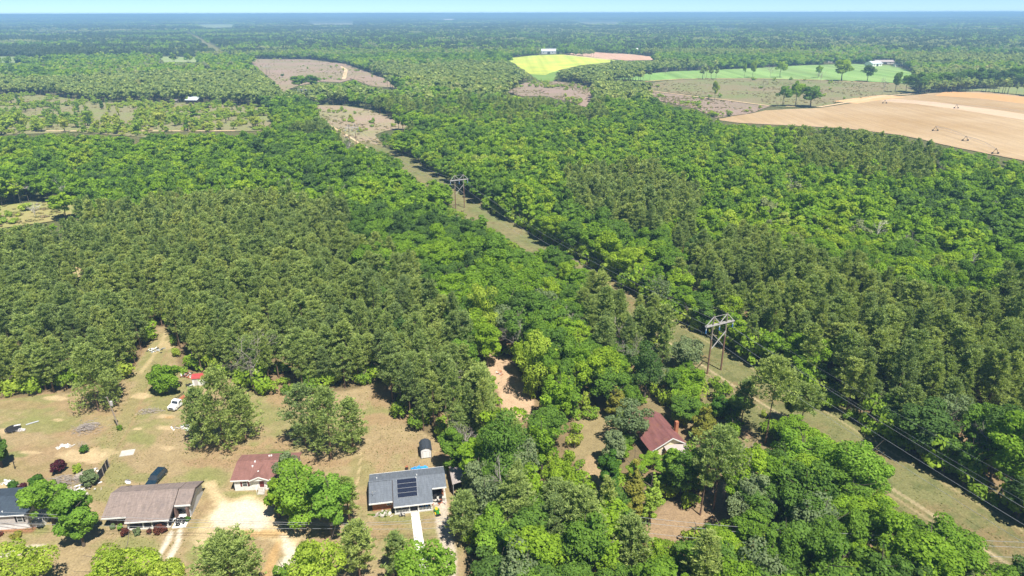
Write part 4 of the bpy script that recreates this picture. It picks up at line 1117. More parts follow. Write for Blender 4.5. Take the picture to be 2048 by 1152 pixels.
# ------------------------------------------------------------------ building materials
m_slate = roofmat('slate grey shingles', (.15, .17, .20), .2)
m_dkslate = roofmat('dark slate shingles', (.055, .075, .10), .18)
m_brownroof = roofmat('weathered grey brown shingles', (.27, .215, .19), .22, dirt=(.15, .13, .13), streak=.4)
m_maroon = roofmat('maroon shingles', (.25, .125, .105), .15, dirt=(.14, .07, .06))
m_blackroof = roofmat('black shingles', (.05, .06, .075), .15)
m_redmetal = simple('rusty dark red metal', (.22, .095, .09), .6, var=.2, scale=1.2, dirt=(.30, .14, .09), stretch=(1, .25, 1))
m_redroof = simple('red roofing', (.40, .06, .06), .7)
m_white = simple('white painted siding', (.80, .80, .78), .6, var=.04, dirt=(.62, .60, .56))
m_trim = simple('white trim', (.82, .82, .80), .5, var=.03)
m_greysiding = simple('pale grey siding', (.48, .50, .53), .6, var=.06)
m_beige = simple('beige grey siding', (.55, .51, .48), .7, var=.05)
m_cream = simple('cream painted boards', (.74, .66, .46), .8, var=.12, dirt=(.5, .42, .3))
m_brick = simple('orange brick', (.42, .17, .09), .9, var=.25, scale=9, dirt=(.30, .12, .07))
m_dkbrick = simple('dark brick', (.20, .13, .11), .9, var=.2, scale=9)
m_glass = simple('dark window glass', (.04, .05, .06), .08, var=.1, spec=.6)
m_shut = simple('black shutter', (.03, .03, .035), .6)
m_redshut = simple('dark red shutter', (.16, .03, .03), .6)
m_dark = simple('dark interior', (.03, .028, .028), .9)
m_fascia = simple('dark brown fascia', (.06, .045, .04), .8)
m_panel = simple('solar cells', (.02, .025, .045), .12, var=.15, spec=.6)
m_alu = simple('aluminium frame', (.62, .64, .66), .35, .6)
m_conc = simple('bright concrete', (.74, .71, .67), .9, var=.06, scale=1)
m_conc2 = simple('worn concrete', (.50, .47, .42), .9, var=.12, scale=1)
m_black = simple('black rubber', (.022, .022, .024), .8)
m_wood = simple('weathered boards', (.36, .31, .26), .9, var=.2, stretch=(1, 6, 1))
m_woodpole = simple('grey utility pole wood', (.30, .25, .20), .9, var=.15)
m_poledark = simple('brown creosoted wood', (.21, .12, .085), .9, var=.2)
m_armgrey = simple('pale grey crossarm', (.46, .44, .42), .7, var=.05)
m_insul = simple('white insulator', (.75, .75, .75), .3)
m_blueins = simple('blue insulator', (.08, .22, .45), .3)
m_wire = simple('aluminium conductor', (.42, .43, .45), .4, .4)
m_paint_w = simple('white car paint', (.82, .83, .85), .25, var=.02, spec=.5)
m_paint_d = simple('dark blue green car paint', (.015, .035, .055), .15, var=.1, spec=.6)
m_rust = simple('rusty orange steel deck', (.36, .13, .07), .8, var=.25)
m_tarp = simple('blue tarpaulin', (.04, .32, .72), .5, var=.15)
m_green = simple('tractor green paint', (.03, .20, .03), .35)
m_yellow = simple('yellow seat', (.75, .55, .03), .5)
m_chrome = simple('chrome', (.6, .6, .6), .2, .9)
m_screen = simple('black privacy mesh', (.035, .037, .045), .9)
m_tin = simple('striped tin roofing', (.44, .38, .36), .5, .1, var=.1)
m_silver = simple('bright tin roofing', (.70, .76, .82), .4, .2, var=.05)

def window(par, x, y, z, w, h, mshut=None, name='window', axis='x', frame=m_trim, sill=False):
    """window whose face looks along -y (axis x) ; pane and shutters are its pieces"""
    def bx(m, a0, a1, d0, d1, z0, z1):
        m.box(a0, a1, d0, d1, z0, z1) if axis == 'x' else m.box(d0, d1, a0, a1, z0, z1)
    t = .06
    if axis == 'x': d0, d1, g0, g1 = y - .05, y - .005, y - .025, y - .008
    else: d0, d1, g0, g1 = x + .005, x + .05, x + .008, x + .025
    a = x if axis == 'x' else y
    f = MB()
    bx(f, a, a + w, d0, d1, z, z + t); bx(f, a, a + w, d0, d1, z + h - t, z + h)
    bx(f, a, a + t, d0, d1, z + t + .002, z + h - t - .002); bx(f, a + w - t, a + w, d0, d1, z + t + .002, z + h - t - .002)
    bx(f, a + t + .002, a + w - t - .002, d0 + .01, d1 - .004, z + h / 2 - .02, z + h / 2 + .02)
    fo = f.build(name, frame, par)
    part('pane', m_glass, fo, lambda m: bx(m, a + t + .004, a + w - t - .004, g0, g1 - .006, z + t + .004, z + h / 2 - .024))
    part('pane', m_glass, fo, lambda m: bx(m, a + t + .004, a + w - t - .004, g0, g1 - .006, z + h / 2 + .024, z + h - t - .004))
    if mshut:
        for s0 in (a - .38, a + w + .06):
            part('shutter', mshut, fo, lambda m: bx(m, s0, s0 + .32, d0 + .004, d1 - .004, z, z + h))
    return fo

def slope_slab(m, x0, x1, ya, za, yb, zb, t=.14):
    """a roof slope from (ya, za) at the eave to (yb, zb) at the ridge"""
    m.hexa([(x0, ya, za), (x1, ya, za), (x1, yb, zb), (x0, yb, zb), (x0, ya, za + t), (x1, ya, za + t), (x1, yb, zb + t), (x0, yb, zb + t)])

def siding(par, x0, x1, y0, y1, z0, z1, mat, name='wall', courses=0):
    return part(name, mat, par, lambda m: m.box(x0, x1, y0, y1, z0, z1))

# ---- solar panel house
def solar_house():
    H_ = thing('brick_house', 'brick house with slate grey roof and a block of dark solar panels', 'house', P(745.8, 1022), math.radians(10))
    sl = .33; ez = 2.55; yr = 3.7; ye = -.95
    zr = ez + (yr - ye) * sl
    zof = lambda y: zr - abs(y - yr) * sl
    part('wall', m_brick, H_, lambda m: m.box(0, 4.0, 0, .2, 0, ez + .2).box(0, .2, .21, 7.0, 0, ez + .2).box(.21, 13.9, 6.81, 7.0, 0, ez + .2).box(3.8, 4.0, -.2 + .41, 6.8, 0, ez + .2))
    part('porch_wall', m_dkbrick, H_, lambda m: m.box(4.01, 11.4, .5, .7, 0, 2.9).box(11.2, 11.4, .71, 6.8, 0, 2.9))
    part('gable_wall', m_dkbrick, H_, lambda m: m.prism([(.2, ez + .21), (6.8, ez + .21), (yr, zr - .12)], .02, .16, 'x').prism([(.2, ez + .21), (6.8, ez + .21), (yr, zr - .12)], 13.7, 13.85, 'x'))
    part('carport_wall', m_brick, H_, lambda m: m.box(13.6, 13.95, 1.4, 2.4, 0, ez).box(13.7, 13.9, 2.41, 6.8, 0, ez).box(11.41, 13.69, 6.2, 6.35, 0, ez))
    part('roof', m_slate, H_, lambda m: (slope_slab(m, -.55, 3.96, ye, zof(ye) - .12, yr, zr - .12), slope_slab(m, -.55, 14.5, 7.75, zof(7.75), yr + .003, zr),
        slope_slab(m, 4.1, 11.65, -2.3, zof(-2.3), yr, zr), slope_slab(m, 11.653, 14.5, .72, zof(.72), yr, zr)))
    part('ridge_cap', m_slate, H_, lambda m: m.prism([(yr - .16, zr + .10), (yr + .16, zr + .10), (yr, zr + .19)], -.56, 14.51, 'x'))
    part('fascia', m_trim, H_, lambda m: m.box(-.56, 3.94, ye - .09, ye - .01, zof(ye) - .28, zof(ye) + .02).box(4.12, 11.64, -2.39, -2.31, zof(-2.3) - .14, zof(-2.3) + .13).box(11.7, 14.5, .62, .71, zof(.72) - .14, zof(.72) + .13).box(-.56, 14.5, 7.76, 7.84, zof(7.75) - .12, zof(7.75) + .13))
    part('rake_board', m_fascia, H_, lambda m: (slope_slab(m, 3.97, 4.09, -2.3, zof(-2.3) - .16, yr, zr - .16, .27),))
    # solar panels: four rows lying on the front slope
    for r in range(4):
        ya = -.62 + r * 1.0
        yb = ya + .93
        o = part('solar_panel', m_panel, H_, lambda m: slope_slab(m, 4.95, 8.75, ya, zof(ya) + .22, yb, zof(yb) + .22, .04))
        part('panel_frame', m_alu, o, lambda m: (slope_slab(m, 4.92, 8.78, ya - .035, zof(ya) + .2, ya - .003, zof(ya) + .21, .075),
             slope_slab(m, 4.90, 4.945, ya, zof(ya) + .2, yb, zof(yb) + .2, .065), slope_slab(m, 8.755, 8.80, ya, zof(ya) + .2, yb, zof(yb) + .2, .065)))
    for x, y in ((1.0, 4.9), (8.9, 4.2), (8.7, 3.3)):
        part('roof_vent', m_trim, H_, lambda m: m.tube([(x, y, zof(y) + .1), (x, y, zof(y) + .42)], .09, 8))
    part('antenna', m_alu, H_, lambda m: m.tube([(.25, .5, zof(.5) - .05), (.25, .5, zof(.5) + 1.2)], .03, 5).bar((-.4, .5, zof(.5) + 1.1), (.9, .5, zof(.5) + 1.1), .04).bar((.25, 0, zof(.5) + .9), (.25, 1, zof(.5) + .9), .04))
    window(H_, 2.75, 0, .95, 1.0, 1.25)
    window(H_, 5.2, .5, .9, 1.3, 1.2); window(H_, 9.4, .5, .9, 1.4, 1.2)
    d = part('door', m_dark, H_, lambda m: m.box(7.4, 8.35, .44, .49, .1, 2.15)); part('handle', m_chrome, d, lambda m: m.box(8.2, 8.25, .38, .435, 1.0, 1.12))
    part('porch_floor', m_conc2, H_, lambda m: m.box(4.15, 11.5, -1.95, .49, 0, .12))
    for x in (4.35, 7.1, 8.75, 11.4):
        part('porch_post', m_trim, H_, lambda m: m.box(x - .08, x + .08, -1.9, -1.74, .12, zof(-1.8) - .02))
    for x0, x1 in ((4.45, 7.0), (8.86, 11.3)):
        rl = part('porch_rail', m_trim, H_, lambda m: m.box(x0, x1, -1.86, -1.78, .92, 1.0).box(x0, x1, -1.86, -1.78, .2, .27))
        for k in range(9):
            xx = x0 + .12 + k * (x1 - x0 - .24) / 8
            part('baluster', m_trim, rl, lambda m: m.box(xx - .03, xx + .03, -1.84, -1.80, .272, .918))
    part('eave_beam', m_trim, H_, lambda m: m.box(8.85, 11.3, -1.88, -1.76, 2.0, 2.12))
    part('carport_slab', m_conc2, H_, lambda m: m.box(11.55, 14.4, -.3, 6.1, 0, .06))
    return H_
SH = solar_house()
def on(par_loc, rz, x, y, z=0):
    c, s = math.cos(rz), math.sin(rz)
    return Vector((par_loc.x + c * x - s * y, par_loc.y + s * x + c * y, z))
sl0 = P(745.8, 1022); sr = math.radians(10)
for k, (x, y, m_) in enumerate(((9.5, -1.1, m_tarp), (5.6, -1.1, m_white), (10.4, -1.2, m_tarp))):
    c = thing('porch_chair', ('blue porch chair beside the front door of the solar panel house', 'white porch chair behind the front railing of the solar panel house', 'blue porch chair at the driveway end of the solar panel house porch')[k], 'chair', on(sl0, sr, x, y, .12), sr)
    part('seat', m_, c, lambda m: m.box(-.28, .28, -.28, .28, .38, .44)); part('backrest', m_, c, lambda m: m.box(-.28, .28, .26, .32, .45, 1.0))
    for a in (-.24, .24):
        for b in (-.24, .24): part('leg', m_, c, lambda m: m.box(a - .03, a + .03, b - .03, b + .03, 0, .378))
# walkway and driveway slabs in front of it
wk = MB(); A_ = [P(821, 1021), P(837, 1018), P(851, 1105), P(831, 1105), P(862, 1160), P(838, 1160)]
me_ = [A_[0], A_[1], A_[2], A_[3]]
wk.hexa([(p.x, p.y, -.05) for p in (A_[3], A_[2], A_[1], A_[0])] + [(p.x, p.y, .06) for p in (A_[3], A_[2], A_[1], A_[0])])
wk.hexa([(p.x, p.y, -.05) for p in (A_[5], A_[4], A_[2], A_[3])] + [(p.x, p.y, .055) for p in (A_[5], A_[4], A_[2], A_[3])])
o = wk.build('front_path', m_conc); o['kind'] = 'structure'

def fix(o, label, cat, group=None): return props(o, label, cat, group)

# riding mower
def mower():
    t = thing('riding_mower', 'small green riding mower parked on the pale driveway', 'mower', P(875, 1028), math.radians(20))
    part('body', m_green, t, lambda m: m.prism([(-.8, .35), (.75, .35), (.8, .7), (.15, .85), (.05, .5), (-.7, .55)], -.3, .3, 'x') if False else m.prism([(-.85, .3), (.1, .3), (.1, .8), (-.8, .68)], -.28, .28, 'x'))
    part('hood_trim', m_black, t, lambda m: m.box(-.3, .3, -.92, -.86, .32, .66))
    part('deck', m_yellow, t, lambda m: m.box(-.5, .5, -.3, .45, .14, .28))
    part('fender', m_green, t, lambda m: m.box(-.45, .45, .3, .95, .48, .6))
    part('seat', m_yellow, t, lambda m: m.box(-.22, .22, .38, .8, .61, .7).box(-.22, .22, .78, .86, .71, 1.05))
    part('steering_wheel', m_black, t, lambda m: m.torus((0, .15, .98), .18, .02))
    for x in (-.4, .4):
        part('wheel', m_black, t, lambda m: m.tube([(x - .09, -.6, .2), (x + .09, -.6, .2)], .2, 10)); part('wheel', m_black, t, lambda m: m.tube([(x - .13, .65, .28), (x + .13, .65, .28)], .28, 12))
mower()

def jumble(name, label, cat, base, w, d, h, n, mats, seed, rz=0.0):
    """a heap of odd boards, boxes and bent sheets"""
    rg = np.random.default_rng(seed)
    t = thing(name, label, cat, P(*base), rz)
    ms = [MB() for _ in mats]
    for i in range(n):
        m = ms[i % len(mats)]
        x = rg.normal(0, w / 4); y = rg.normal(0, d / 4); z = max(.04, h * rg.random() * math.exp(-(x / w * 2) ** 2 - (y / d * 2) ** 2))
        a = Vector((rg.normal(), rg.normal(), rg.normal() * .3)).normalized(); L = rg.uniform(.3, 1.1)
        p = Vector((x, y, z)); m.bar(p - a * L / 2, p + a * L / 2, rg.uniform(.08, .55), rg.uniform(.03, .15))
    for i, m in enumerate(ms):
        if m.v: m.build(('scrap', 'litter', 'remnant', 'offcut')[i], mats[i], t)
    return t
jumble('flower_bed', 'ragged stone edged flower bed along the brick wall', 'flower bed', (765, 1029), 3.4, 1.2, .35, 60, [m_conc2, m_bush, m_wood], 3, sr)
jumble('junk_heap', 'clutter of black pots in front of the porch railing', 'clutter', (806, 1031), 1.6, .6, .4, 14, [m_black, m_conc2], 4)
jumble('tarp_heap', 'crumpled bright blue tarpaulin behind the slate grey roof', 'tarpaulin', (838, 939), 3.4, 1.4, .8, 44, [m_tarp], 5, sr)
b = thing('barrel', 'dark rusty barrel standing behind the slate grey roof', 'barrel', P(814, 940)); part('drum', m_fascia, b, lambda m: m.tube([(0, 0, 0), (0, 0, .9)], .3, 12)); part('lid', m_rust, b, lambda m: m.tube([(0, 0, .903), (0, 0, .95)], .31, 12))
for k, (x, y) in enumerate(((871, 999), (883, 998), (888, 1002))):
    b = thing('trash_bin', ('black bin on the patio under the carport edge', 'black bin by the middle of the carport opening', 'pale bin against the carport pillar')[k], 'bin', P(x, y)); mm = m_black if k < 2 else m_conc2
    part('bin_body', mm, b, lambda m: m.hexa([(-.24, -.24, 0), (.24, -.24, 0), (.24, .24, 0), (-.24, .24, 0), (-.3, -.3, .95), (.3, -.3, .95), (.3, .3, .95), (-.3, .3, .95)])); part('lid', mm, b, lambda m: m.box(-.32, .32, -.32, .34, .955, 1.0))
jumble('patio_furniture', 'tumble of garden furniture on the patio before the carport', 'garden furniture', (878, 1005), 2.6, 1.6, .7, 26, [m_rust, m_beige, m_dark], 8)

# shed
def shed():
    t = thing('garden_shed', 'white garden shed with black gambrel roof in the back lawn', 'shed', P(842, 917.5), math.radians(11))
    w, d, h = 2.35, 3.3, 1.95
    part('wall', m_white, t, lambda m: m.prism([(0, .1), (w, .1), (w, h), (w * .82, h + .5), (w / 2, h + .72), (w * .18, h + .5), (0, h)], 0, d))
    part('base_board', m_fascia, t, lambda m: m.box(-.03, w + .03, -.03, d + .03, 0, .098))
    prof = [(-.14, h - .1), (w * .17, h + .56), (w / 2, h + .80), (w * .83, h + .56), (w + .14, h - .1)]
    def rf(m):
        for (a, za), (b, zb) in zip(prof[:-1], prof[1:]):
            m.hexa([(a, -.18, za), (b, -.18, zb), (b, d + .15, zb), (a, d + .15, za), (a, -.18, za + .07), (b, -.18, zb + .07), (b, d + .15, zb + .07), (a, d + .15, za + .07)])
    part('roof', m_blackroof, t, rf)
    dr = part('door', m_trim, t, lambda m: m.box(.5, w - .5, -.05, -.005, .15, 1.75))
    part('door_trim', m_beige, dr, lambda m: m.box(.42, .49, -.06, -.004, .12, 1.82).box(w - .49, w - .42, -.06, -.004, .12, 1.82).box(.42, w - .42, -.062, -.003, 1.825, 1.9).box(w / 2 - .02, w / 2 + .02, -.065, -.051, .16, 1.74))
    for x in (.02, w - .12): part('corner_board', m_fascia, t, lambda m: m.box(x, x + .1, -.03, -.004, .1, h))
shed()

# carport with striped tin roof
def carport():
    t = thing('carport', 'carport with striped tin roof between the slate roof and overhanging trees', 'carport', P(906, 992), math.radians(12))
    w, d = 3.4, 7.0
    def rf(m):
        n = 20
        for k in range(n):
            x0 = k * w / n; zz = 2.7 + math.sin(math.pi * (k + .5) / n) * .35
            m.box(x0, x0 + w / n - .01, 0, d, zz + (.05 if k % 2 else 0), zz + .05 + (.05 if k % 2 else 0))
    part('roof', m_tin, t, rf)
    part('side_wall', m_fascia, t, lambda m: m.box(.02, .1, .2, d - .2, 0, 2.6))
    for x in (.15, w - .15):
        for y in (.1, d - .2): part('post', m_alu, t, lambda m: m.box(x - .05, x + .05, y - .05, y + .05, 0, 2.68))
carport()

# vehicles
def car(name, label, cat, base, rz, body, L=4.7, W=1.85, H=1.7, kind='suv'):
    t = thing(name, label, cat, base if isinstance(base, Vector) else P(*base), rz)
    hb = .95 if kind == 'suv' else .8
    def sec(m, ys, prof):      # loft: prof(y) -> half width, z low, z high
        n0 = len(m.v)
        for y in ys:
            hw, z0, z1, rr = prof(y)
            for x, z in ((-hw + .04, z0), (-hw, z0 + .25), (-hw, z1 - rr), (-hw + rr, z1), (hw - rr, z1), (hw, z1 - rr), (hw, z0 + .25), (hw - .04, z0)): m.v.append((x, y, z))
        for i in range(len(ys) - 1):
            for k in range(8): m.f.append((n0 + i * 8 + k, n0 + i * 8 + (k + 1) % 8, n0 + (i + 1) * 8 + (k + 1) % 8, n0 + (i + 1) * 8 + k))
        m.f.append(tuple(n0 + k for k in range(8))); m.f.append(tuple(n0 + (len(ys) - 1) * 8 + 7 - k for k in range(8)))
    w = W / 2
    part('body', body, t, lambda m: sec(m, [-L / 2, -L / 2 + .15, -L / 2 + .5, -L / 2 + 1.3, 0, L / 2 - .4, L / 2 - .1, L / 2], lambda y: (w * (1 - .12 * max(0, abs(y) / (L / 2) - .8) * 5 * .6), .32, hb - (.28 if y < -L / 2 + .1 else .12 if y < -L / 2 + .6 else 0) - (.1 if y > L / 2 - .05 else 0), .1)))
    cy0, cy1 = -L / 2 + 1.25, L / 2 - (.12 if kind == 'suv' else .9)
    part('cabin', m_glass, t, lambda m: m.hexa([(-w + .06, cy0, hb), (w - .06, cy0, hb), (w - .06, cy1, hb), (-w + .06, cy1, hb), (-w + .24, cy0 + .75, H - .07), (w - .24, cy0 + .75, H - .07), (w - .24, cy1 - .35, H - .07), (-w + .24, cy1 - .35, H - .07)]))
    part('roof', body, t, lambda m: m.hexa([(-w + .22, cy0 + .7, H - .068), (w - .22, cy0 + .7, H - .068), (w - .22, cy1 - .3, H - .068), (-w + .22, cy1 - .3, H - .068), (-w + .3, cy0 + .85, H), (w - .3, cy0 + .85, H), (w - .3, cy1 - .42, H), (-w + .3, cy1 - .42, H)]))
    for s in (-1, 1):
        for y in (-L / 2 + .85, L / 2 - .85):
            wh = part('wheel', m_black, t, lambda m: m.tube([(s * (w - .2), y, .34), (s * (w + .01), y, .34)], .34, 14)); part('rim', m_chrome, wh, lambda m: m.tube([(s * (w + .012), y, .34), (s * (w + .03), y, .34)], .19, 10))
        part('headlight', m_insul, t, lambda m: m.box(s * (w - .42) - .16, s * (w - .42) + .16, -L / 2 - .03, -L / 2 - .002, .5, .64))
        part('mirror', body, t, lambda m: m.box(s * (w + .1) - .09, s * (w + .1) + .09, cy0 + .35, cy0 + .5, hb, hb + .16))
    return t
car('parked_car', 'dark blue car parked behind the weathered grey roof', 'car', Vector((-74.0, 116.9, 0)), math.radians(-6), m_paint_d, 5.2, 2.0, 1.75)
car('parked_car', 'dark car almost hidden under roadside trees on the red soil', 'car', (1583, 1116), math.radians(60), m_paint_d, 4.6, 1.8, 1.45, 'sedan')
car('parked_car', 'white car tucked under trees beyond the carport', 'car', (922, 1012), math.radians(20), m_paint_w, 4.4, 1.8, 1.5, 'sedan')

def truck():
    t = thing('flatbed_truck', 'white cab flatbed truck with rust orange deck and dark stake sides', 'truck', P(343, 823), math.radians(-14))
    w = 1.0
    part('cab', m_paint_w, t, lambda m: m.prism([(0, .5), (0, 1.05), (.25, 1.2), (1.35, 1.3), (1.75, 1.95), (2.75, 1.98), (2.9, 1.3), (2.9, .5)], -w, w, 'x'))
    part('windshield', m_glass, t, lambda m: m.hexa([(-.85, 1.37, 1.36), (.85, 1.37, 1.36), (.85, 1.40, 1.36), (-.85, 1.40, 1.36), (-.75, 1.70, 1.92), (.75, 1.70, 1.92), (.75, 1.73, 1.92), (-.75, 1.73, 1.92)]) )
    for s in (-1, 1):
        part('side_window', m_glass, t, lambda m: m.box(s * 1.01 - .01, s * 1.01 + .01, 1.85, 2.6, 1.38, 1.85))
        part('headlight', m_insul, t, lambda m: m.tube([(s * .72, -.04, .86), (s * .72, .02, .86)], .13, 10))
        part('stake_side', m_fascia, t, lambda m: m.box(s * 1.1 - .05, s * 1.1 + .05, 3.0, 6.4, 1.55, 1.7).box(s * 1.1 - .04, s * 1.1 + .04, 3.0, 6.4, 1.25, 1.35).box(s * 1.1 - .06, s * 1.1 + .06, 3.0, 3.12, 1.02, 1.9).box(s * 1.1 - .06, s * 1.1 + .06, 6.2, 6.32, 1.02, 1.9))
        for y in (.75, 4.9):
            wh = part('wheel', m_black, t, lambda m: m.tube([(s * .72, y, .42), (s * 1.0, y, .42)], .42, 14)); part('rim', m_trim, wh, lambda m: m.tube([(s * 1.003, y, .42), (s * 1.03, y, .42)], .2, 10))
        part('mirror', m_black, t, lambda m: m.box(s * 1.2 - .1, s * 1.2 + .1, 1.6, 1.66, 1.4, 1.65))
    part('grille', m_dark, t, lambda m: m.box(-.55, .55, -.03, -.003, .62, 1.0)); part('bumper', m_chrome, t, lambda m: m.box(-1, 1, -.14, -.032, .4, .58))
    part('deck', m_rust, t, lambda m: m.box(-1.15, 1.15, 2.98, 6.5, .88, 1.0)); part('chassis', m_black, t, lambda m: m.box(-.4, .4, .3, 6.3, .4, .495))
truck()
jumble('junk_heap', 'pile of wheels and white scrap against the side of the flatbed truck', 'scrap pile', (361, 808), 1.8, 3.2, .9, 26, [m_black, m_white, m_rust], 9)

# ---- weathered grey house
def grey_house():
    o0 = P(205, 1060); rz = math.radians(5.5)
    # house frame: x along the front, y back; origin at the front corner beside the leafy tree
    o0 = Vector((-76.3, 103.2, 0))
    t = thing('ranch_house', 'low house with long weathered grey brown roof and white porch posts', 'house', o0, rz)
    sl = .36; ez = 2.6; yr = 4.0; zr = ez + (yr + .85) * sl; zof = lambda y: zr - abs(y - yr) * sl
    part('wall', m_dkbrick, t, lambda m: m.box(.2, 3.9, 0, .2, 0, 2.75).box(.2, .4, .21, 7.2, 0, 2.75).box(.41, 14.2, 7.0, 7.2, 0, 2.75).box(3.91, 11.0, .8, 1.0, 0, 2.9))
    part('roof', m_brownroof, t, lambda m: (slope_slab(m, -.6, 3.9, -1.0, zof(-1.0), yr, zr), slope_slab(m, 3.903, 11.9, -2.1, zof(-2.1), yr, zr), slope_slab(m, -.6, 11.9, 7.9, zof(7.9), yr + .003, zr)))
    part('garage_roof', m_brownroof, t, lambda m: (slope_slab(m, 12.02, 15.0, .75, zof(.75) - .1, yr, zr - .1), slope_slab(m, 11.903, 15.0, 8.4, zof(8.4) - .1, yr + .003, zr - .1)))
    part('rake_board', m_fascia, t, lambda m: (slope_slab(m, 11.903, 12.017, -2.1, zof(-2.1) - .25, yr, zr - .25, .37), slope_slab(m, 15.003, 15.1, .75, zof(.75) - .22, yr, zr - .22, .34), slope_slab(m, 15.003, 15.1, 8.4, zof(8.4) - .22, yr + .003, zr - .22, .34)))
    part('ridge_cap', m_brownroof, t, lambda m: m.prism([(yr - .18, zr + .1), (yr + .18, zr + .1), (yr, zr + .2)], -.61, 11.9, 'x'))
    part('fascia', m_trim, t, lambda m: m.box(-.6, 3.85, -1.09, -1.01, zof(-1) - .15, zof(-1) + .1).box(3.91, 11.88, -2.19, -2.11, zof(-2.1) - .15, zof(-2.1) + .1).box(12.0, 14.98, .66, .74, zof(.75) - .3, zof(.75) + .02))
    part('end_wall', m_greysiding, t, lambda m: m.box(14.3, 14.5, 1.3, 8.2, 0, 2.45).prism([(1.3, 2.453), (8.2, 2.453), (yr, zr - .4)], 14.32, 14.48, 'x'))
    part('garage_front', m_greysiding, t, lambda m: m.box(12.1, 14.29, 3.0, 3.15, 0, 2.9)); part('garage_beam', m_greysiding, t, lambda m: m.box(12.1, 14.29, 1.0, 1.12, 2.2, 2.75))
    part('garage_pier', m_dkbrick, t, lambda m: m.box(13.95, 14.295, .6, 1.29, 0, 2.45)); part('garage_pier', m_dkbrick, t, lambda m: m.box(11.8, 12.08, .6, 1.6, 0, 2.6))
    part('garage_door', m_trim, t, lambda m: m.box(12.5, 13.8, 2.93, 2.995, .1, 2.1))
    part('porch_floor', m_conc2, t, lambda m: m.box(3.95, 11.6, -1.7, .79, 0, .14))
    for x in (4.1, 6.8, 8.4, 11.2): part('porch_post', m_trim, t, lambda m: m.box(x - .1, x + .1, -1.62, -1.42, .141, zof(-1.5) - .02))
    window(t, 1.5, 0, 1.0, 1.2, 1.1); window(t, 5.2, .8, 1.0, 1.2, 1.2); window(t, 9.2, .8, 1.0, 1.2, 1.2)
    part('door', m_beige, t, lambda m: m.box(7.4, 8.3, .74, .795, .15, 2.15))
    part('drive_slab', m_conc, t, lambda m: m.box(11.9, 15.0 - .6, -1.9, 2.99, 0, .05))
    return o0, rz, zof
GO, GR, gz = grey_house()
def dish(name, label, loc, s=1.0, rz=0):
    t = thing(name, label, 'satellite dish', loc, rz)
    part('mast', m_alu, t, lambda m: m.tube([(0, 0, 0), (0, 0, .8 * s)], .04, 6))
    def d(m):
        n0 = len(m.v); rings = 4; k = 14
        for i in range(rings + 1):
            r = .42 * s * i / rings
            for j in range(k):
                a = 6.283 * j / k; m.v.append((r * math.cos(a), -.35 * r - .05 + r * r * .3 * -1, .95 * s + r * math.sin(a) * .9))
        for i in range(rings):
            for j in range(k): m.f.append((n0 + i * k + j, n0 + i * k + (j + 1) % k, n0 + (i + 1) * k + (j + 1) % k, n0 + (i + 1) * k + j))
    part('reflector', m_insul, t, d); part('feed_arm', m_alu, t, lambda m: m.bar((0, -.1, .7 * s), (0, -.6 * s, .95 * s), .03))
dish('satellite_dish', 'white satellite dish standing behind the weathered grey roof ridge', on(GO, GR, 1.4, 7.4, gz(7.4) + .15), 1.5)
# tyres and barrels
def tyre(label, loc, rot=(0, 0, 0), grp='old tyres on the garage slab'):
    m = MB().torus((0, 0, 0), .3, .13, 16, 8); m.smooth = True
    o = m.build('tyre', m_black, None, loc); o.rotation_euler = rot
    return props(o, label, 'tyre', grp)
for k, (x, y, z, r) in enumerate([(12.5, -.4, .18, 0), (13.2, -.2, .18, 0), (13.0, .3, .4, .4), (13.7, .4, .3, 1.0), (12.8, -1.1, .18, 0), (13.7, -.7, .3, 1.1), (12.3, .3, .2, .2), (14.0, .0, .3, 1.2)]):
    tyre('old black tyre lying in the heap on the white slab', on(GO, GR, x, y, z), (r, 0, k))
jumble('junk_heap', 'white and black scrap beside the tyres on the garage slab', 'scrap pile', (343, 1043), 1.4, 1.4, .6, 16, [m_white, m_black, m_alu], 12)
for k, (x, y) in enumerate(((9.0, 9.3), (10.0, 9.6))):
    b = thing('barrel', ('black barrel near the dark blue car behind the weathered roof', 'black barrel next to the black heap behind the weathered roof')[k], 'barrel', on(GO, GR, x + 1.0, y + .6)); part('drum', m_black, b, lambda m: m.tube([(0, 0, 0), (0, 0, .95)], .38, 14)); part('lid', m_black, b, lambda m: m.tube([(0, 0, .953), (0, 0, 1.0)], .33, 12))
jumble('junk_heap', 'black covered heap behind the weathered grey roof', 'heap', (367, 977), 2.2, 1.5, 1.3, 26, [m_black, m_screen], 13)
b = thing('water_tank', 'white plastic drum beside the black heap', 'drum', P(375, 978)); part('tank', m_white, b, lambda m: m.tube([(0, 0, 0), (0, 0, .9), (0, 0, 1.05)], [.4, .4, .2], 14)); part('cap', m_black, b, lambda m: m.tube([(0, 0, 1.053), (0, 0, 1.12)], .1, 8))
# clipped shrubs in front of the porch
for (x, y, w, h, mt, lab) in ((251, 1071, 17, 17, m_redbush, 'round clipped reddish brown bush, biggest ball before the porch posts'), (300, 1068, 12, 13, m_redbush, 'small clipped reddish brown bush between two porch posts'), (318, 1067, 20, 17, m_redbush, 'wide reddish brown bush by the porch corner'), (329, 1064, 14, 14, m_redbush, 'reddish brown bush touching the porch end post'), (241, 1060, 13, 13, m_bright, 'bright green clipped bush at the porch corner'), (274, 1069, 16, 12, m_grey, 'loose grey green bush between the reddish balls'), (375, 1041, 12, 7, m_deep, 'small weedy bush at the garage brick pier'), (225, 1057, 16, 9, m_grey, 'low grey green bush under the eave in tree shade')):
    S('broad', (x, y), y - h, w, lab, 'bush', 'clipped_bush', mt, z0=.0, nleaf=1600, size=.17, seed=x, nlobe=16)

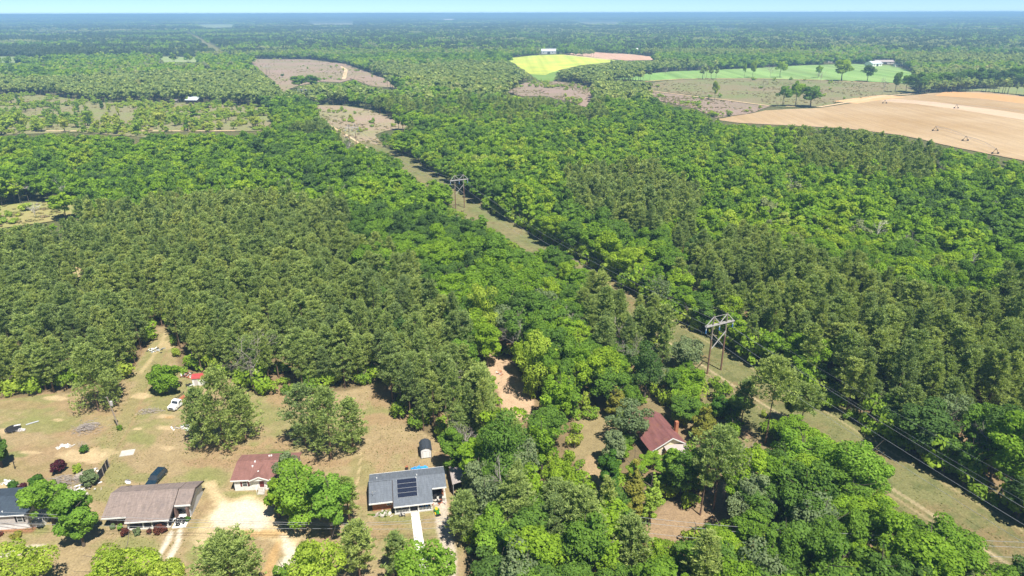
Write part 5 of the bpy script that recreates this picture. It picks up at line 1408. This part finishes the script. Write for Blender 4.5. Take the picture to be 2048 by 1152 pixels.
# ---- slate roofed mobile home at the frame edge
def mobile_home():
    o0 = P(62.5, 1056); rz = math.radians(5)
    t = thing('mobile_home', 'white skirted mobile home with dark slate roof cut by the frame', 'house', o0, rz)
    L, D = 18.0, 7.6
    part('skirting', m_white, t, lambda m: m.box(-L, 0, 0, D, 0, 1.05))
    part('wall', m_beige, t, lambda m: m.box(-L + .02, -.02, .02, D - .02, 1.053, 3.3))
    for k in range(8):
        part('siding_board', m_beige, t, lambda m: m.box(-L, .0, -.012, .018, 1.06 + k * .28, 1.06 + k * .28 + .25))
    zr = 4.5; yr = 3.9; zof = lambda y: zr - abs(y - yr) * .27
    part('roof', m_dkslate, t, lambda m: (slope_slab(m, -L - .4, .35, -.35, zof(-.35), yr, zr), slope_slab(m, -L - .4, .35, D + .35, zof(D + .35), yr + .003, zr)))
    part('fascia', m_trim, t, lambda m: m.box(-L - .4, .35, -.43, -.353, zof(-.35) - .1, zof(-.35) + .1))
    part('gable_wall', m_beige, t, lambda m: m.prism([(0.1, 3.303), (D - .1, 3.303), (yr, zr - .05)], -.18, -.04, 'x'))
    part('corner_board', m_trim, t, lambda m: m.box(-.12, .02, -.03, -.013, 1.055, 3.3))
    for x in (-1.95, -6.9, -12): window(t, x, -.02, 1.6, 1.0, 1.3, m_shut)
    for x, y in ((-1.8, 5.0), (-3.0, 2.5), (-4.4, .4)): part('roof_vent', m_trim if y < 1 else m_dark, t, lambda m: m.tube([(x, y, zof(y) + .1), (x, y, zof(y) + .4)], .1, 8))
    # deck with ramp along the end wall
    dk = part('deck', m_wood, t, lambda m: m.box(.1, 2.1, .3, 6.5, .85, .95))
    for k in range(10): part('deck_board', m_conc2, dk, lambda m: m.box(.12, 2.08, .34 + k * .62, .34 + k * .62 + .56, .953, .98))
    part('deck_skirt', m_white, t, lambda m: m.hexa([(2.11, .3, 0), (2.2, .3, 0), (2.2, 6.5, 0), (2.11, 6.5, 0), (2.11, .3, .85), (2.2, .3, .85), (2.2, 6.5, .85), (2.11, 6.5, .85)]).box(.1, 2.1, .2, .29, 0, .85))
    for k in range(11):
        part('baluster', m_trim, t, lambda m: m.box(2.12, 2.19, .4 + k * .59, .47 + k * .59, .86, 1.85))
    part('deck_rail', m_trim, t, lambda m: m.box(2.1, 2.22, .3, 6.5, 1.853, 1.93).box(.1, 2.09, .21, .29, 1.853, 1.93))
    # steps down
    for k in range(4): part('step', m_conc2, t, lambda m: m.box(.3, 1.8, 6.52 + k * .3, 6.80 + k * .3, 0, .75 - k * .19))
mobile_home()

# ---- maroon roofed home
def maroon_home():
    o0 = P(471, 982); rz = math.radians(4)
    t = thing('mobile_home', 'white walled home with maroon shingle roof and dark red shutters', 'house', o0, rz)
    L, D = 11.6, 7.4
    part('wall', m_white, t, lambda m: m.box(0, L, 0, D, 0, 2.85))
    for k in range(9): part('siding_board', m_white, t, lambda m: m.box(-.01, L + .01, -.02, -.003, .12 + k * .30, .12 + k * .30 + .27))
    zr = 3.75; yr = 4.6; zof = lambda y: zr - abs(y - yr) * .2
    part('roof', m_maroon, t, lambda m: (slope_slab(m, -.5, L + .4, -.4, zof(-.4), yr, zr), slope_slab(m, -.5, L + .4, D + .4, zof(D + .4), yr + .003, zr)))
    part('gable_wall', m_white, t, lambda m: m.prism([(.1, 2.853), (D - .1, 2.853), (yr, zr - .06)], .02, .12, 'x').prism([(.1, 2.853), (D - .1, 2.853), (yr, zr - .06)], L - .12, L - .02, 'x'))
    part('fascia', m_trim, t, lambda m: m.box(-.5, 3.3, -.49, -.403, zof(-.4) - .12, zof(-.4) + .1).box(7.2, L + .4, -.49, -.403, zof(-.4) - .12, zof(-.4) + .1))
    # cross gable over the entrance
    gx, gw, gh = 5.2, 2.0, .85
    ze = zof(-.4)
    part('entry_gable', m_white, t, lambda m: m.prism([(gx - gw + .15, ze - .1), (gx + gw - .15, ze - .1), (gx, ze + gh - .08)], -.62, -.5))
    def eg(m):
        for s in (-1, 1):
            m.hexa([(gx + s * gw, -.75, ze), (gx, -.75, ze + gh), (gx, 3.6, ze + gh), (gx + s * gw, 1.0, ze + .02), (gx + s * gw, -.75, ze + .12), (gx, -.75, ze + gh + .12), (gx, 3.6, ze + gh + .12), (gx + s * gw, 1.0, ze + .15)])
    part('entry_roof', m_maroon, t, eg)
    part('entry_trim', m_trim, t, lambda m: m.bar((gx - gw, -.80, ze + .02), (gx, -.80, ze + gh + .02), .08, .2).bar((gx, -.80, ze + gh + .02), (gx + gw, -.80, ze + .02), .08, .2))
    window(t, 1.6, -.02, 1.05, 1.0, 1.25, m_redshut); window(t, 8.2, -.02, 1.05, 1.0, 1.25, m_redshut); window(t, 9.9, -.02, .9, 1.0, 1.25, m_redshut)
    d = part('door', m_redshut, t, lambda m: m.box(5.0, 5.9, -.06, -.022, .75, 2.75)); part('handle', m_chrome, d, lambda m: m.box(5.75, 5.8, -.1, -.062, 1.6, 1.7))
    for k in range(5): part('step', m_conc2, t, lambda m: m.box(4.8, 6.1, -.35 - k * .3, -.08 - k * .3, 0, .7 - k * .14))
    for s in (4.72, 6.12): part('step_rail', m_trim, t, lambda m: m.bar((s, -.1, 1.55), (s, -1.5, .95), .05).box(s - .03, s + .03, -.16, -.1, 0, 1.55).box(s - .03, s + .03, -1.52, -1.46, 0, .95))
    for x, y in ((3.3, 4.2), (3.1, 3.0), (5.6, 6.4), (6.0, 6.5), (4.6, 1.5)): part('roof_vent', m_trim, t, lambda m: m.box(x - .14, x + .14, y - .14, y + .14, zof(y) + .1, zof(y) + .4))
    part('utility_box', m_black, t, lambda m: m.box(-.4, -.02, .3, .9, 0, .8))
    return o0, rz
MO, MR = maroon_home()
dish('satellite_dish', 'white dish at the back corner of the maroon roof', on(MO, MR, .3, 8.6), 1.5)
dish('satellite_dish', 'larger white dish behind the middle of the maroon roof', on(MO, MR, 2.6, 8.4), 1.8)

# ---- old red roofed house
def old_house():
    A = P(1320, 895.5, 3); B = P(1373.8, 883, 3); R1 = P(1346, 877, 4.9); R0 = P(1300, 823, 4.9)
    ax = (R0 - R1); ax.z = 0; L = ax.length; rz = math.atan2(ax.y, ax.x) - math.pi / 2
    o0 = Vector((R1.x, R1.y, 0))
    t = thing('old_house', 'abandoned cream house with rusty red metal roof among trees', 'house', o0, rz)
    L = 12.5; w = 3.5
    part('wall', m_cream, t, lambda m: m.box(-w + .4, w - .4, .5, L - .4, 0, 2.85))
    part('gable_wall', m_cream, t, lambda m: m.prism([(-w + .4, 2.903), (w - .4, 2.903), (0, 4.75)], .55, .7).prism([(-w + .4, 2.903), (w - .4, 2.903), (0, 4.75)], L - .6, L - .45))
    sheets = 8
    for s in (-1, 1):
        for k in range(sheets):
            y0 = k * L / sheets; y1 = y0 + L / sheets - .02; dz = .015 * (k % 2)
            W_, zw = (5.0, 2.25) if s < 0 else (w, 2.85)
            part('roof_sheet', m_redmetal, t, lambda m: m.hexa([(s * W_, y0, zw + dz), (s * W_, y1, zw + dz), (s * .01, y1, 4.9 + dz), (s * .01, y0, 4.9 + dz), (s * W_, y0, zw + .08 + dz), (s * W_, y1, zw + .08 + dz), (s * .01, y1, 4.98 + dz), (s * .01, y0, 4.98 + dz)]))
    part('ridge_cap', m_redmetal, t, lambda m: m.prism([(-.25, 4.9), (.25, 4.9), (0, 5.06)], -.02, L + .02))
    part('barge_board', m_white, t, lambda m: m.bar((-5.0, -.05, 2.26), (0, -.05, 4.9), .06, .22).bar((0, -.05, 4.9), (w, -.05, 2.86), .06, .22))
    part('porch_roof', m_tin, t, lambda m: m.hexa([(-1.8, -2.2, 2.3), (3.3, -2.2, 2.3), (3.3, .48, 2.9), (-1.8, .48, 2.9), (-1.8, -2.2, 2.38), (3.3, -2.2, 2.38), (3.3, .48, 2.98), (-1.8, .48, 2.98)]))
    for x in (-1.6, .7, 3.1): part('porch_post', m_trim, t, lambda m: m.box(x - .07, x + .07, -2.1, -1.96, 0, 2.3))
    part('chimney', m_brick, t, lambda m: m.box(w - .35, w + .35, 4.6, 5.3, 0, 5.5)); 
    window(t, -2.2, .5, 1.0, .9, 1.3); part('door', m_dark, t, lambda m: m.box(.4, 1.3, .42, .49, 0, 2.1)); window(t, 1.7, .5, 1.0, .9, 1.3)
    for y in (2, 5, 8): window(t, -w + .4 - .06, y, 1.0, 1.0, 1.3, axis='y')
old_house()
jumble('junk_heap', 'white appliance scrap at the corner of the rusty red roof', 'scrap pile', (1256, 842), 2.2, 2.2, 1.4, 20, [m_white, m_brick, m_conc2], 21)

# ---- small red roofed shed behind the pines
def red_shed():
    t = thing('garden_shed', 'little white shed with red roof behind the bushy pines', 'shed', P(386, 772), math.radians(8))
    part('wall', m_white, t, lambda m: m.box(0, 3.4, 0, 2.6, 0, 2.1))
    part('roof', m_redroof, t, lambda m: (slope_slab(m, -.15, 3.55, -.2, 2.1, 1.3, 2.8, .08), slope_slab(m, -.15, 3.55, 2.8, 2.1, 1.303, 2.8, .08)))
    part('gable_wall', m_white, t, lambda m: m.prism([(0, 2.103), (2.6, 2.103), (1.3, 2.75)], .01, .06, 'x'))
    part('door', m_beige, t, lambda m: m.box(.5, 1.4, -.04, -.004, .1, 1.9))
red_shed()
for k, (b_, w_, d_, h_, n_, mt_, lab) in enumerate([
    ((376, 752), 5, 2.2, 1.0, 50, [m_white, m_black, m_rust], 'scrap heap in the shade behind the leafy bush tree'),
    ((380, 772), 1.6, 1.4, .9, 16, [m_white, m_dark], 'small dark and white pile beside the red roofed shed'),
    ((380, 786), 1.3, 1.3, 1.0, 12, [m_white], 'white appliances at the pine edge below the red roofed shed'),
    ((374, 806), 1.0, 1.6, .6, 10, [m_white, m_conc2], 'white boxes beside the flatbed truck'),
    ((368, 855), 4.0, 1.8, .6, 34, [m_white, m_alu, m_conc2], 'white sheet metal scrap under the bushy pine'),
    ((312, 701), 5.0, 2.2, .9, 34, [m_white, m_black, m_alu], 'scrap pile beside the dirt track at the woods edge'),
    ((150, 985), 6.0, 4.5, .8, 90, [m_white, m_conc2, m_wood], 'large heap of broken pale boards between the leafy trees'),
    ((132, 893), 3.6, 1.4, .25, 24, [m_white, m_conc2], 'scattered pale rubbish on the lawn above the purple tree'),
    ((39, 861), 2.4, 1.4, .5, 20, [m_white, m_beige], 'pale rubbish beside the black trampoline'),
    ((16, 967), 2.6, 1.4, .8, 14, [m_white, m_beige], 'pale stones at the edge of the orange sand'),
    ((186, 942), 3.0, 1.5, .5, 16, [m_white, m_wood], 'bits of lattice by the black privacy screen'),
    ((405, 552), 1.6, 1.6, 2.6, 10, [m_white], 'white machinery glimpsed between the pines'),
    ((1, 575), 3.5, 2.5, 2.0, 20, [m_white, m_beige], 'white trailer parts at the frame edge among pines'),
    ((1000, 747), 3.0, 1.6, .3, 18, [m_conc2, m_brick], 'broken tiles lying on the sandy trail'),
    ((1432, 868), 1.2, .8, .8, 8, [m_white], 'white jug-like scrap near the chimney bush')]):
    jumble('scrap_heap', lab, 'scrap pile', b_, w_, d_, h_, n_, mt_, 40 + k)
# brush pile of grey sticks
def brushpile(base, w, d, h, n, label, seed, mat=m_bare):
    rg = np.random.default_rng(seed); m = MB()
    for i in range(n):
        x = rg.normal(0, w / 3.5); y = rg.normal(0, d / 3.5); z = .05 + h * max(0, 1 - (x / w * 1.6) ** 2 - (y / d * 1.6) ** 2) * rg.random()
        a = rg.uniform(-.5, .5) + (math.pi * .5 if rg.random() < .15 else 0); L = rg.uniform(.5, 1.6)
        p = Vector((x, y, z)); q_ = Vector((math.cos(a), math.sin(a), rg.normal(0, .2))) * L / 2
        m.tube([p - q_, p + q_], [.05, .02], 4, False)
    o = m.build('brush_pile', mat, None, P(*base)); props(o, label, 'brush pile')
brushpile((177, 857), 5.2, 4.0, .9, 220, 'grey heap of cut sticks in the middle of the lawn', 1)
brushpile((302, 823), 5.0, 2.5, .5, 90, 'thin brown heap of sticks beside the flatbed truck', 2, m_wood)
brushpile((130, 965), 6.5, 4.5, .9, 200, 'pale brush heap below the purple tree', 3)
# low things on the lawn
o = MB().box(-1.4, 1.4, -1.1, 1.1, 0, .1).build('concrete_slab', m_conc2, None, P(255, 906), math.radians(15)); props(o, 'small square concrete slab set in the lawn', 'slab')
o = MB().bar((-1.2, 0, .12), (1.3, .5, .2), .35, .12).build('board', m_tarp, None, P(64, 848), .4); o.data.materials[0] = m_greysiding; props(o, 'pale blue board lying on the lawn near the trampoline', 'board')
t = thing('trampoline', 'round black trampoline lying low near the frame edge', 'trampoline', P(26, 861)); part('mat', m_black, t, lambda m: m.tube([(0, 0, .55), (0, 0, .58)], 1.35, 20)); part('ring', m_screen, t, lambda m: m.torus((0, 0, .56), 1.5, .09, 20, 6))
for k in range(6):
    a = k * 1.047; part('leg', m_alu, t, lambda m: m.tube([(1.5 * math.cos(a), 1.5 * math.sin(a), 0), (1.5 * math.cos(a), 1.5 * math.sin(a), .5)], .04, 6))
part('cover', m_white, t, lambda m: m.bar((-.2, .9, .7), (1.1, 1.3, .8), .5, .06))
# privacy screen: mesh sheets between posts
def screen():
    pts = [P(199, 963, 0), P(208, 951, 0), P(214, 941, 0), P(219, 934, 0)]
    t = thing('privacy_fence', 'curved black privacy screen on wooden posts beside the rounded tree', 'fence', pts[0])
    o0 = pts[0]
    for k, p in enumerate(pts):
        q_ = p - o0; part('post', m_wood, t, lambda m: m.tube([(q_.x, q_.y, 0), (q_.x, q_.y, 2.3)], .07, 6))
    for k, (a, b) in enumerate(zip(pts[:-1], pts[1:])):
        a = a - o0; b = b - o0; n_ = Vector((a.y - b.y, b.x - a.x, 0)).normalized() * .08; mid = (a + b) / 2 + n_ * 1.5
        def f(m):
            for u_, v_ in ((a + n_, mid), (mid, b + n_)):
                m.hexa([(u_.x, u_.y, .1), (v_.x, v_.y, .1), (v_.x + .02, v_.y + .02, .1), (u_.x + .02, u_.y + .02, .1), (u_.x, u_.y, 2.1), (v_.x, v_.y, 2.0), (v_.x + .02, v_.y + .02, 2.0), (u_.x + .02, u_.y + .02, 2.1)])
        part('mesh_panel', m_screen, t, f)
screen()
# small wooden deck by the purple tree
t = thing('wooden_platform', 'pale board platform beside the rounded tree and purple tree', 'platform', P(147, 961), math.radians(14))
for k in range(6): part('plank', m_wood, t, lambda m: m.box(0, 2.0, k * .42, k * .42 + .38, .3, .36))
part('frame', m_fascia, t, lambda m: m.box(0, .1, 0, 2.5, 0, .298).box(1.9, 2.0, 0, 2.5, 0, .298))
t = thing('garden_bed', 'empty timber framed bed behind the slate roofed home', 'garden bed', P(14, 982), math.radians(5))
for (x0, x1, y0, y1) in ((0, 3, 0, .12), (0, 3, 1.3, 1.42), (0, .12, .122, 1.298), (2.88, 3, .122, 1.298)): part('timber', m_wood, t, lambda m: m.box(x0, x1, y0, y1, 0, .3))
o = part('soil', m_barkred, t, lambda m: m.box(.125, 2.875, .125, 1.295, 0, .2))
t = thing('clothes_post', 'thin black post with a short arm on the bare brown lawn', 'post', P(30, 938)); part('upright', m_black, t, lambda m: m.tube([(0, 0, 0), (.15, 0, 2.0)], .09, 6)); part('arm', m_black, t, lambda m: m.bar((.15, 0, 1.8), (.6, 0, 1.75), .08))

# ------------------------------------------------------------------ power lines
def frame_tower(base, label, seed=0, h=17.0):
    t = thing('transmission_tower', label, 'power pole', base, math.atan2(ROW_N.y, ROW_N.x), 'two legged wooden towers of the power line')
    za = h - 2.6
    for s in (-1, 1):
        part('pole', m_poledark, t, lambda m: m.tube([(s * 2.35, 0, -.3), (s * 2.3, 0, h * .6)], [.24, .21], 9)); 
        part('pole_top', m_woodpole, t, lambda m: m.tube([(s * 2.3, 0, h * .6 + .001), (s * 2.25, 0, h)], [.21, .17], 9))
    part('crossarm', m_armgrey, t, lambda m: m.bar((-4.75, -.26, za), (4.75, -.26, za), .12, .34).bar((-4.75, .26, za), (4.75, .26, za), .12, .34))
    for a, b in (((-4.5, za + .2), (-2.35, h - .3)), ((-2.15, h - .3), (0, za + .2)), ((0, za + .2), (2.15, h - .3)), ((2.35, h - .3), (4.5, za + .2))):
        part('arm_brace', m_armgrey, t, lambda m: m.bar((a[0], 0, a[1]), (b[0], 0, b[1]), .16, .16))
    part('cross_brace', m_armgrey, t, lambda m: m.bar((-2.1, -.24, h * .45), (2.1, -.24, h * .70), .2, .12)); part('cross_brace', m_armgrey, t, lambda m: m.bar((2.1, .24, h * .45), (-2.1, .24, h * .70), .2, .12))
    part('top_tie', m_armgrey, t, lambda m: m.bar((-2.1, 0, h - .25), (2.1, 0, h - .25), .07))
    for x in (-4.5, 0, 4.5):
        i_ = part('insulator', m_insul, t, lambda m: m.tube([(x, 0, za - .17), (x, 0, za - 1.0)], .13, 8)); part('insulator_disc', m_blueins, i_, lambda m: m.tube([(x, 0, za - 1.003), (x, 0, za - 1.9)], .16, 8))
    return t, za - 1.95, h
TB = [Vector(ROW_A) - ROW_D * 190, Vector(ROW_A), Vector(ROW_B), P(707, 296), P(607, 207), P(537, 152)]
TL = ['', 'large two legged wooden tower with blue insulators on the grassy cut', 'two legged wooden tower halfway along the tree lined cut', 'two legged tower among trees where the cut meets brown brush', 'distant two legged tower beside the upper brush field', 'farthest two legged tower at the corner of the purple brush field']
tw = []
for k, p in enumerate(TB):
    if k == 0: tw.append((None, 12.5, 17.0)); continue
    tw.append(frame_tower(p, TL[k]))
def sag(a, b, s, n=28):
    return [a.lerp(b, i / n) - Vector((0, 0, 4 * s * (i / n) * (1 - i / n))) for i in range(n + 1)]
for k in range(len(TB) - 1):
    a, b = TB[k], TB[k + 1]; L = (b - a).length
    if k > 3: continue
    for j, (off, top) in enumerate(((-4.5, 0), (0, 0), (4.5, 0), (-2.25, 1), (2.25, 1))):
        za = tw[k][2] - .1 if top else tw[k][1]; zb = tw[k + 1][2] - .1 if top else tw[k + 1][1]
        p = Vector((a.x, a.y, za)) + ROW_N * off; q_ = Vector((b.x, b.y, zb)) + ROW_N * off
        r_ = (.014 if top else .03) * (1 if k < 1 else 1.15 if k == 1 else 1.6)
        o = MB().tube(sag(p, q_, L / 190 * (3.0 if top else 4.2)), r_, 5, False).build('power_line', m_wire)
        nm = ('conductor nearest the trail woods', 'middle conductor', 'conductor nearest the dense pine stand', 'thin upper ground wire nearest the trail woods', 'thin upper ground wire nearest the pine stand')[j]
        sp = ('between the large tower and the frame edge', 'between the large tower and the halfway tower', 'between the halfway tower and brown brush tower', 'across the brown brush')[k]
        props(o, nm + ' ' + sp, 'power line', 'wires of the big power line')

def util_pole(base, h, label, arms=True, transformer=False, lean=0.0, mat=m_woodpole):
    t = thing('utility_pole', label, 'utility pole', P(*base), math.radians(85) if arms else 0)
    part('pole', mat, t, lambda m: m.tube([(0, 0, -.2), (lean, 0, h)], [.17, .11], 9))
    if arms:
        for z in (h - .25, h - 1.3, h - 3.6):
            i_ = part('insulator', m_insul, t, lambda m: m.tube([(lean * z / h, .12, z), (lean * z / h, .35, z)], .09, 7))
    if transformer:
        part('transformer', m_armgrey, t, lambda m: m.tube([(lean * .8 + .42, 0, h - 2.3), (lean * .8 + .42, 0, h - 1.25)], .32, 12)); part('bracket', m_alu, t, lambda m: m.bar((lean * .8 + .05, 0, h - 1.6), (lean * .8 + .42, 0, h - 1.6), .08)); part('fuse_arm', m_alu, t, lambda m: m.bar((lean, 0, h - .4), (lean - .5, 0, h - .1), .06))
    return P(*base)
util_pole((239, 858), 8.7, 'grey utility pole with can transformer beside the dirt track', False, True, -1.0)
u2 = util_pole((1088, 1088), 9.0, 'slim grey roadside utility pole carrying three wires')
u1 = util_pole((704, 1090), 4.5 + 0.5, 'utility pole with meter box beside the leaning tree at the path', True)
u3 = util_pole((1655, 1128), 7.0, 'dark forked utility pole under the trees by the red soil')
t = thing('light_pole', 'thin pole in the small dirt clearing among the pines', 'utility pole', P(157, 562)); part('pole', m_woodpole, t, lambda m: m.tube([(0, 0, 0), (0, 0, 6)], [.14, .1], 7)); part('lamp_arm', m_armgrey, t, lambda m: m.bar((0, 0, 5.9), (-1.3, 0, 6.1), .1))
eL = Vector((-130, 101.5, 0)); eR = Vector((150, 86, 0)); gap = {'9': 0}
nodes_ = [eL, u1, u2, u3, eR]; hz_ = [7.5, 4.9, 8.9, 6.9, 9]
for k in range(4):
    for j, dz in enumerate((0, 1.1, 3.3)):
        a, b = nodes_[k], nodes_[k + 1]
        za = max(hz_[k] - dz * (.35 if hz_[k] < 6 else 1), 1.5); zb = max(hz_[k + 1] - dz * (.35 if hz_[k + 1] < 6 else 1), 1.5)
        o = MB().tube(sag(Vector((a.x, a.y, za)), Vector((b.x, b.y, zb)), .8), .03, 5, False).build('utility_wire', m_wire)
        props(o, ('top', 'middle', 'lowest')[j] + ' roadside wire ' + ('crossing the lawns toward the frame edge', 'spanning from the path pole to the slim roadside pole', 'spanning from the slim pole to the forked pole', 'beyond the forked pole')[k], 'wire', 'roadside wires')

# ------------------------------------------------------------------ far farms
def barn(name, label, base, w, d, h, mroof, mwall, rz=0.0, cat='barn'):
    t = thing(name, label, cat, P(*base), rz)
    part('wall', mwall, t, lambda m: m.box(0, w, 0, d, 0, h))
    part('roof', mroof, t, lambda m: (slope_slab(m, -.6, w + .6, -.6, h, d / 2, h + d * .22, .2), slope_slab(m, -.6, w + .6, d + .6, h, d / 2 + .01, h + d * .22, .2)))
    part('gable_wall', mwall, t, lambda m: m.prism([(0, h + .01), (d, h + .01), (d / 2, h + d * .2)], .1, .3, 'x').prism([(0, h + .01), (d, h + .01), (d / 2, h + d * .2)], w - .3, w - .1, 'x'))
    part('door', m_dark, t, lambda m: m.box(w * .4, w * .6, -.1, -.01, 0, h * .8))
    for k in (.12, .75):
        part('window', m_glass, t, lambda m: m.box(w * k, w * k + 1.6, -.08, -.01, h * .4, h * .75))
barn('barn', 'long barn with bright tin roof at the top of the yellow field', (1083, 108), 34, 22, 6, m_silver, m_greysiding)
barn('farm_building', 'small pale building beside the bright roofed barn', (1110, 103), 12, 10, 4, m_white, m_white, 0, 'building')
barn('farmhouse', 'small farmhouse with dull red roof at the corner of the yellow field', (1032, 110), 16, 9, 3.5, m_maroon, m_beige, .2, 'house')
barn('farm_building', 'white roofed building behind the ploughed strip', (1264, 102), 18, 12, 4, m_white, m_white, 0, 'building')
barn('farm_building', 'low grey roofed building beside the lane behind the ploughed strip', (1213, 104), 8, 6, 3, m_white, m_white, 0, 'building')
barn('farmhouse', 'farmhouse with steep bright white metal roof above the green field', (1745, 133), 22, 18, 4.5, m_silver, m_white, .35, 'house')
barn('farm_building', 'long low grey roof behind the white metal roofed farmhouse', (1752, 128), 34, 14, 3.5, m_tin, m_beige, 0, 'building')
barn('farm_building', 'low white building far along the lane by the field', (1868, 133), 22, 10, 3, m_white, m_white, 0, 'building')
barn('farmhouse', 'greyish house among trees at the top edge of the green field', (1656, 125), 20, 14, 4.5, m_tin, m_beige, -.2, 'house')
barn('farm_building', 'tiny white building nearest the end of the lane', (1790, 133), 14, 8, 3, m_white, m_white, 0, 'building')
barn('cabin', 'cabin with bright tin roof at the far edge of the brushy field', (372, 208), 13, 13, 4, m_silver, m_fascia, -.12, 'cabin')
barn('cabin', 'low brown hut beside the bright roofed cabin', (341, 206), 7, 5, 2.5, m_tin, m_wood, 0, 'hut')
barn('farm_building', 'pale roof glinting in the distant woods', (888, 42), 120, 60, 8, m_white, m_white, 0, 'building')
barn('farm_building', 'pale structure above the distant woods near the far end of the cut', (303, 57), 24, 14, 16, m_conc2, m_conc2, 0, 'building')
barn('farm_building', 'white roof in the trees beyond the green field', (1392, 88), 22, 12, 4, m_white, m_white, 0, 'building')
car('parked_vehicle', 'small white utility vehicle on the path across the brushy field', 'vehicle', (299, 254), 1.2, m_paint_w, 4.0, 1.9, 1.6)
def pivot(pts, label):
    P0 = P(*pts[0]); t = thing('irrigation_pivot', label, 'irrigation rig', P0)
    Q = [P(*p) - P0 for p in pts]
    for i, (a, b) in enumerate(zip(Q[:-1], Q[1:])):
        n = 8; arc = [a.lerp(b, k / n) + Vector((0, 0, 3.6 + math.sin(math.pi * k / n) * 1.1)) for k in range(n + 1)]
        part('pipe', m_alu, t, lambda m: m.tube(arc, .09, 5, False)); part('truss_rod', m_alu, t, lambda m: m.tube([a + Vector((0, 0, 3.3)), a.lerp(b, .5) + Vector((0, 0, 3.0)), b + Vector((0, 0, 3.3))], .06, 4, False))
    for q_ in Q:
        part('wheel_tower', m_fascia, t, lambda m: m.bar(q_ + Vector((-2, 0, .6)), q_ + Vector((0, 0, 3.8)), .22).bar(q_ + Vector((2, 0, .6)), q_ + Vector((0, 0, 3.8)), .22).bar(q_ + Vector((-2, 0, .6)), q_ + Vector((2, 0, .6)), .22))
        for s in (-2, 2): part('wheel', m_black, t, lambda m: m.tube([(q_.x + s, q_.y - .2, .6), (q_.x + s, q_.y + .2, .6)], .7, 12))
pivot([(1769, 207), (1912, 217), (2056, 232)], 'long irrigation rig with wheeled towers across the ploughed field')
pivot([(1870, 262), (1930, 282), (1990, 308)], 'second irrigation rig crossing the near corner of the ploughed field')

# ------------------------------------------------------------------ haze
hz = NT('haze'); pv = hz.n('ShaderNodeVolumePrincipled')
pv.inputs['Color'].default_value = (.36, .64, 1.0, 1); pv.inputs['Density'].default_value = 2.0e-4; pv.inputs['Anisotropy'].default_value = 0.0
hz.l(pv.outputs[0], hz.out.inputs['Volume'])
o = MB().box(-48000, 48000, -48000, 48000, -3, 93).build('haze', hz.m)
o['kind'] = 'stuff'; o['label'] = 'thin blue haze over the countryside'
SC.cycles.volume_step_rate = 10
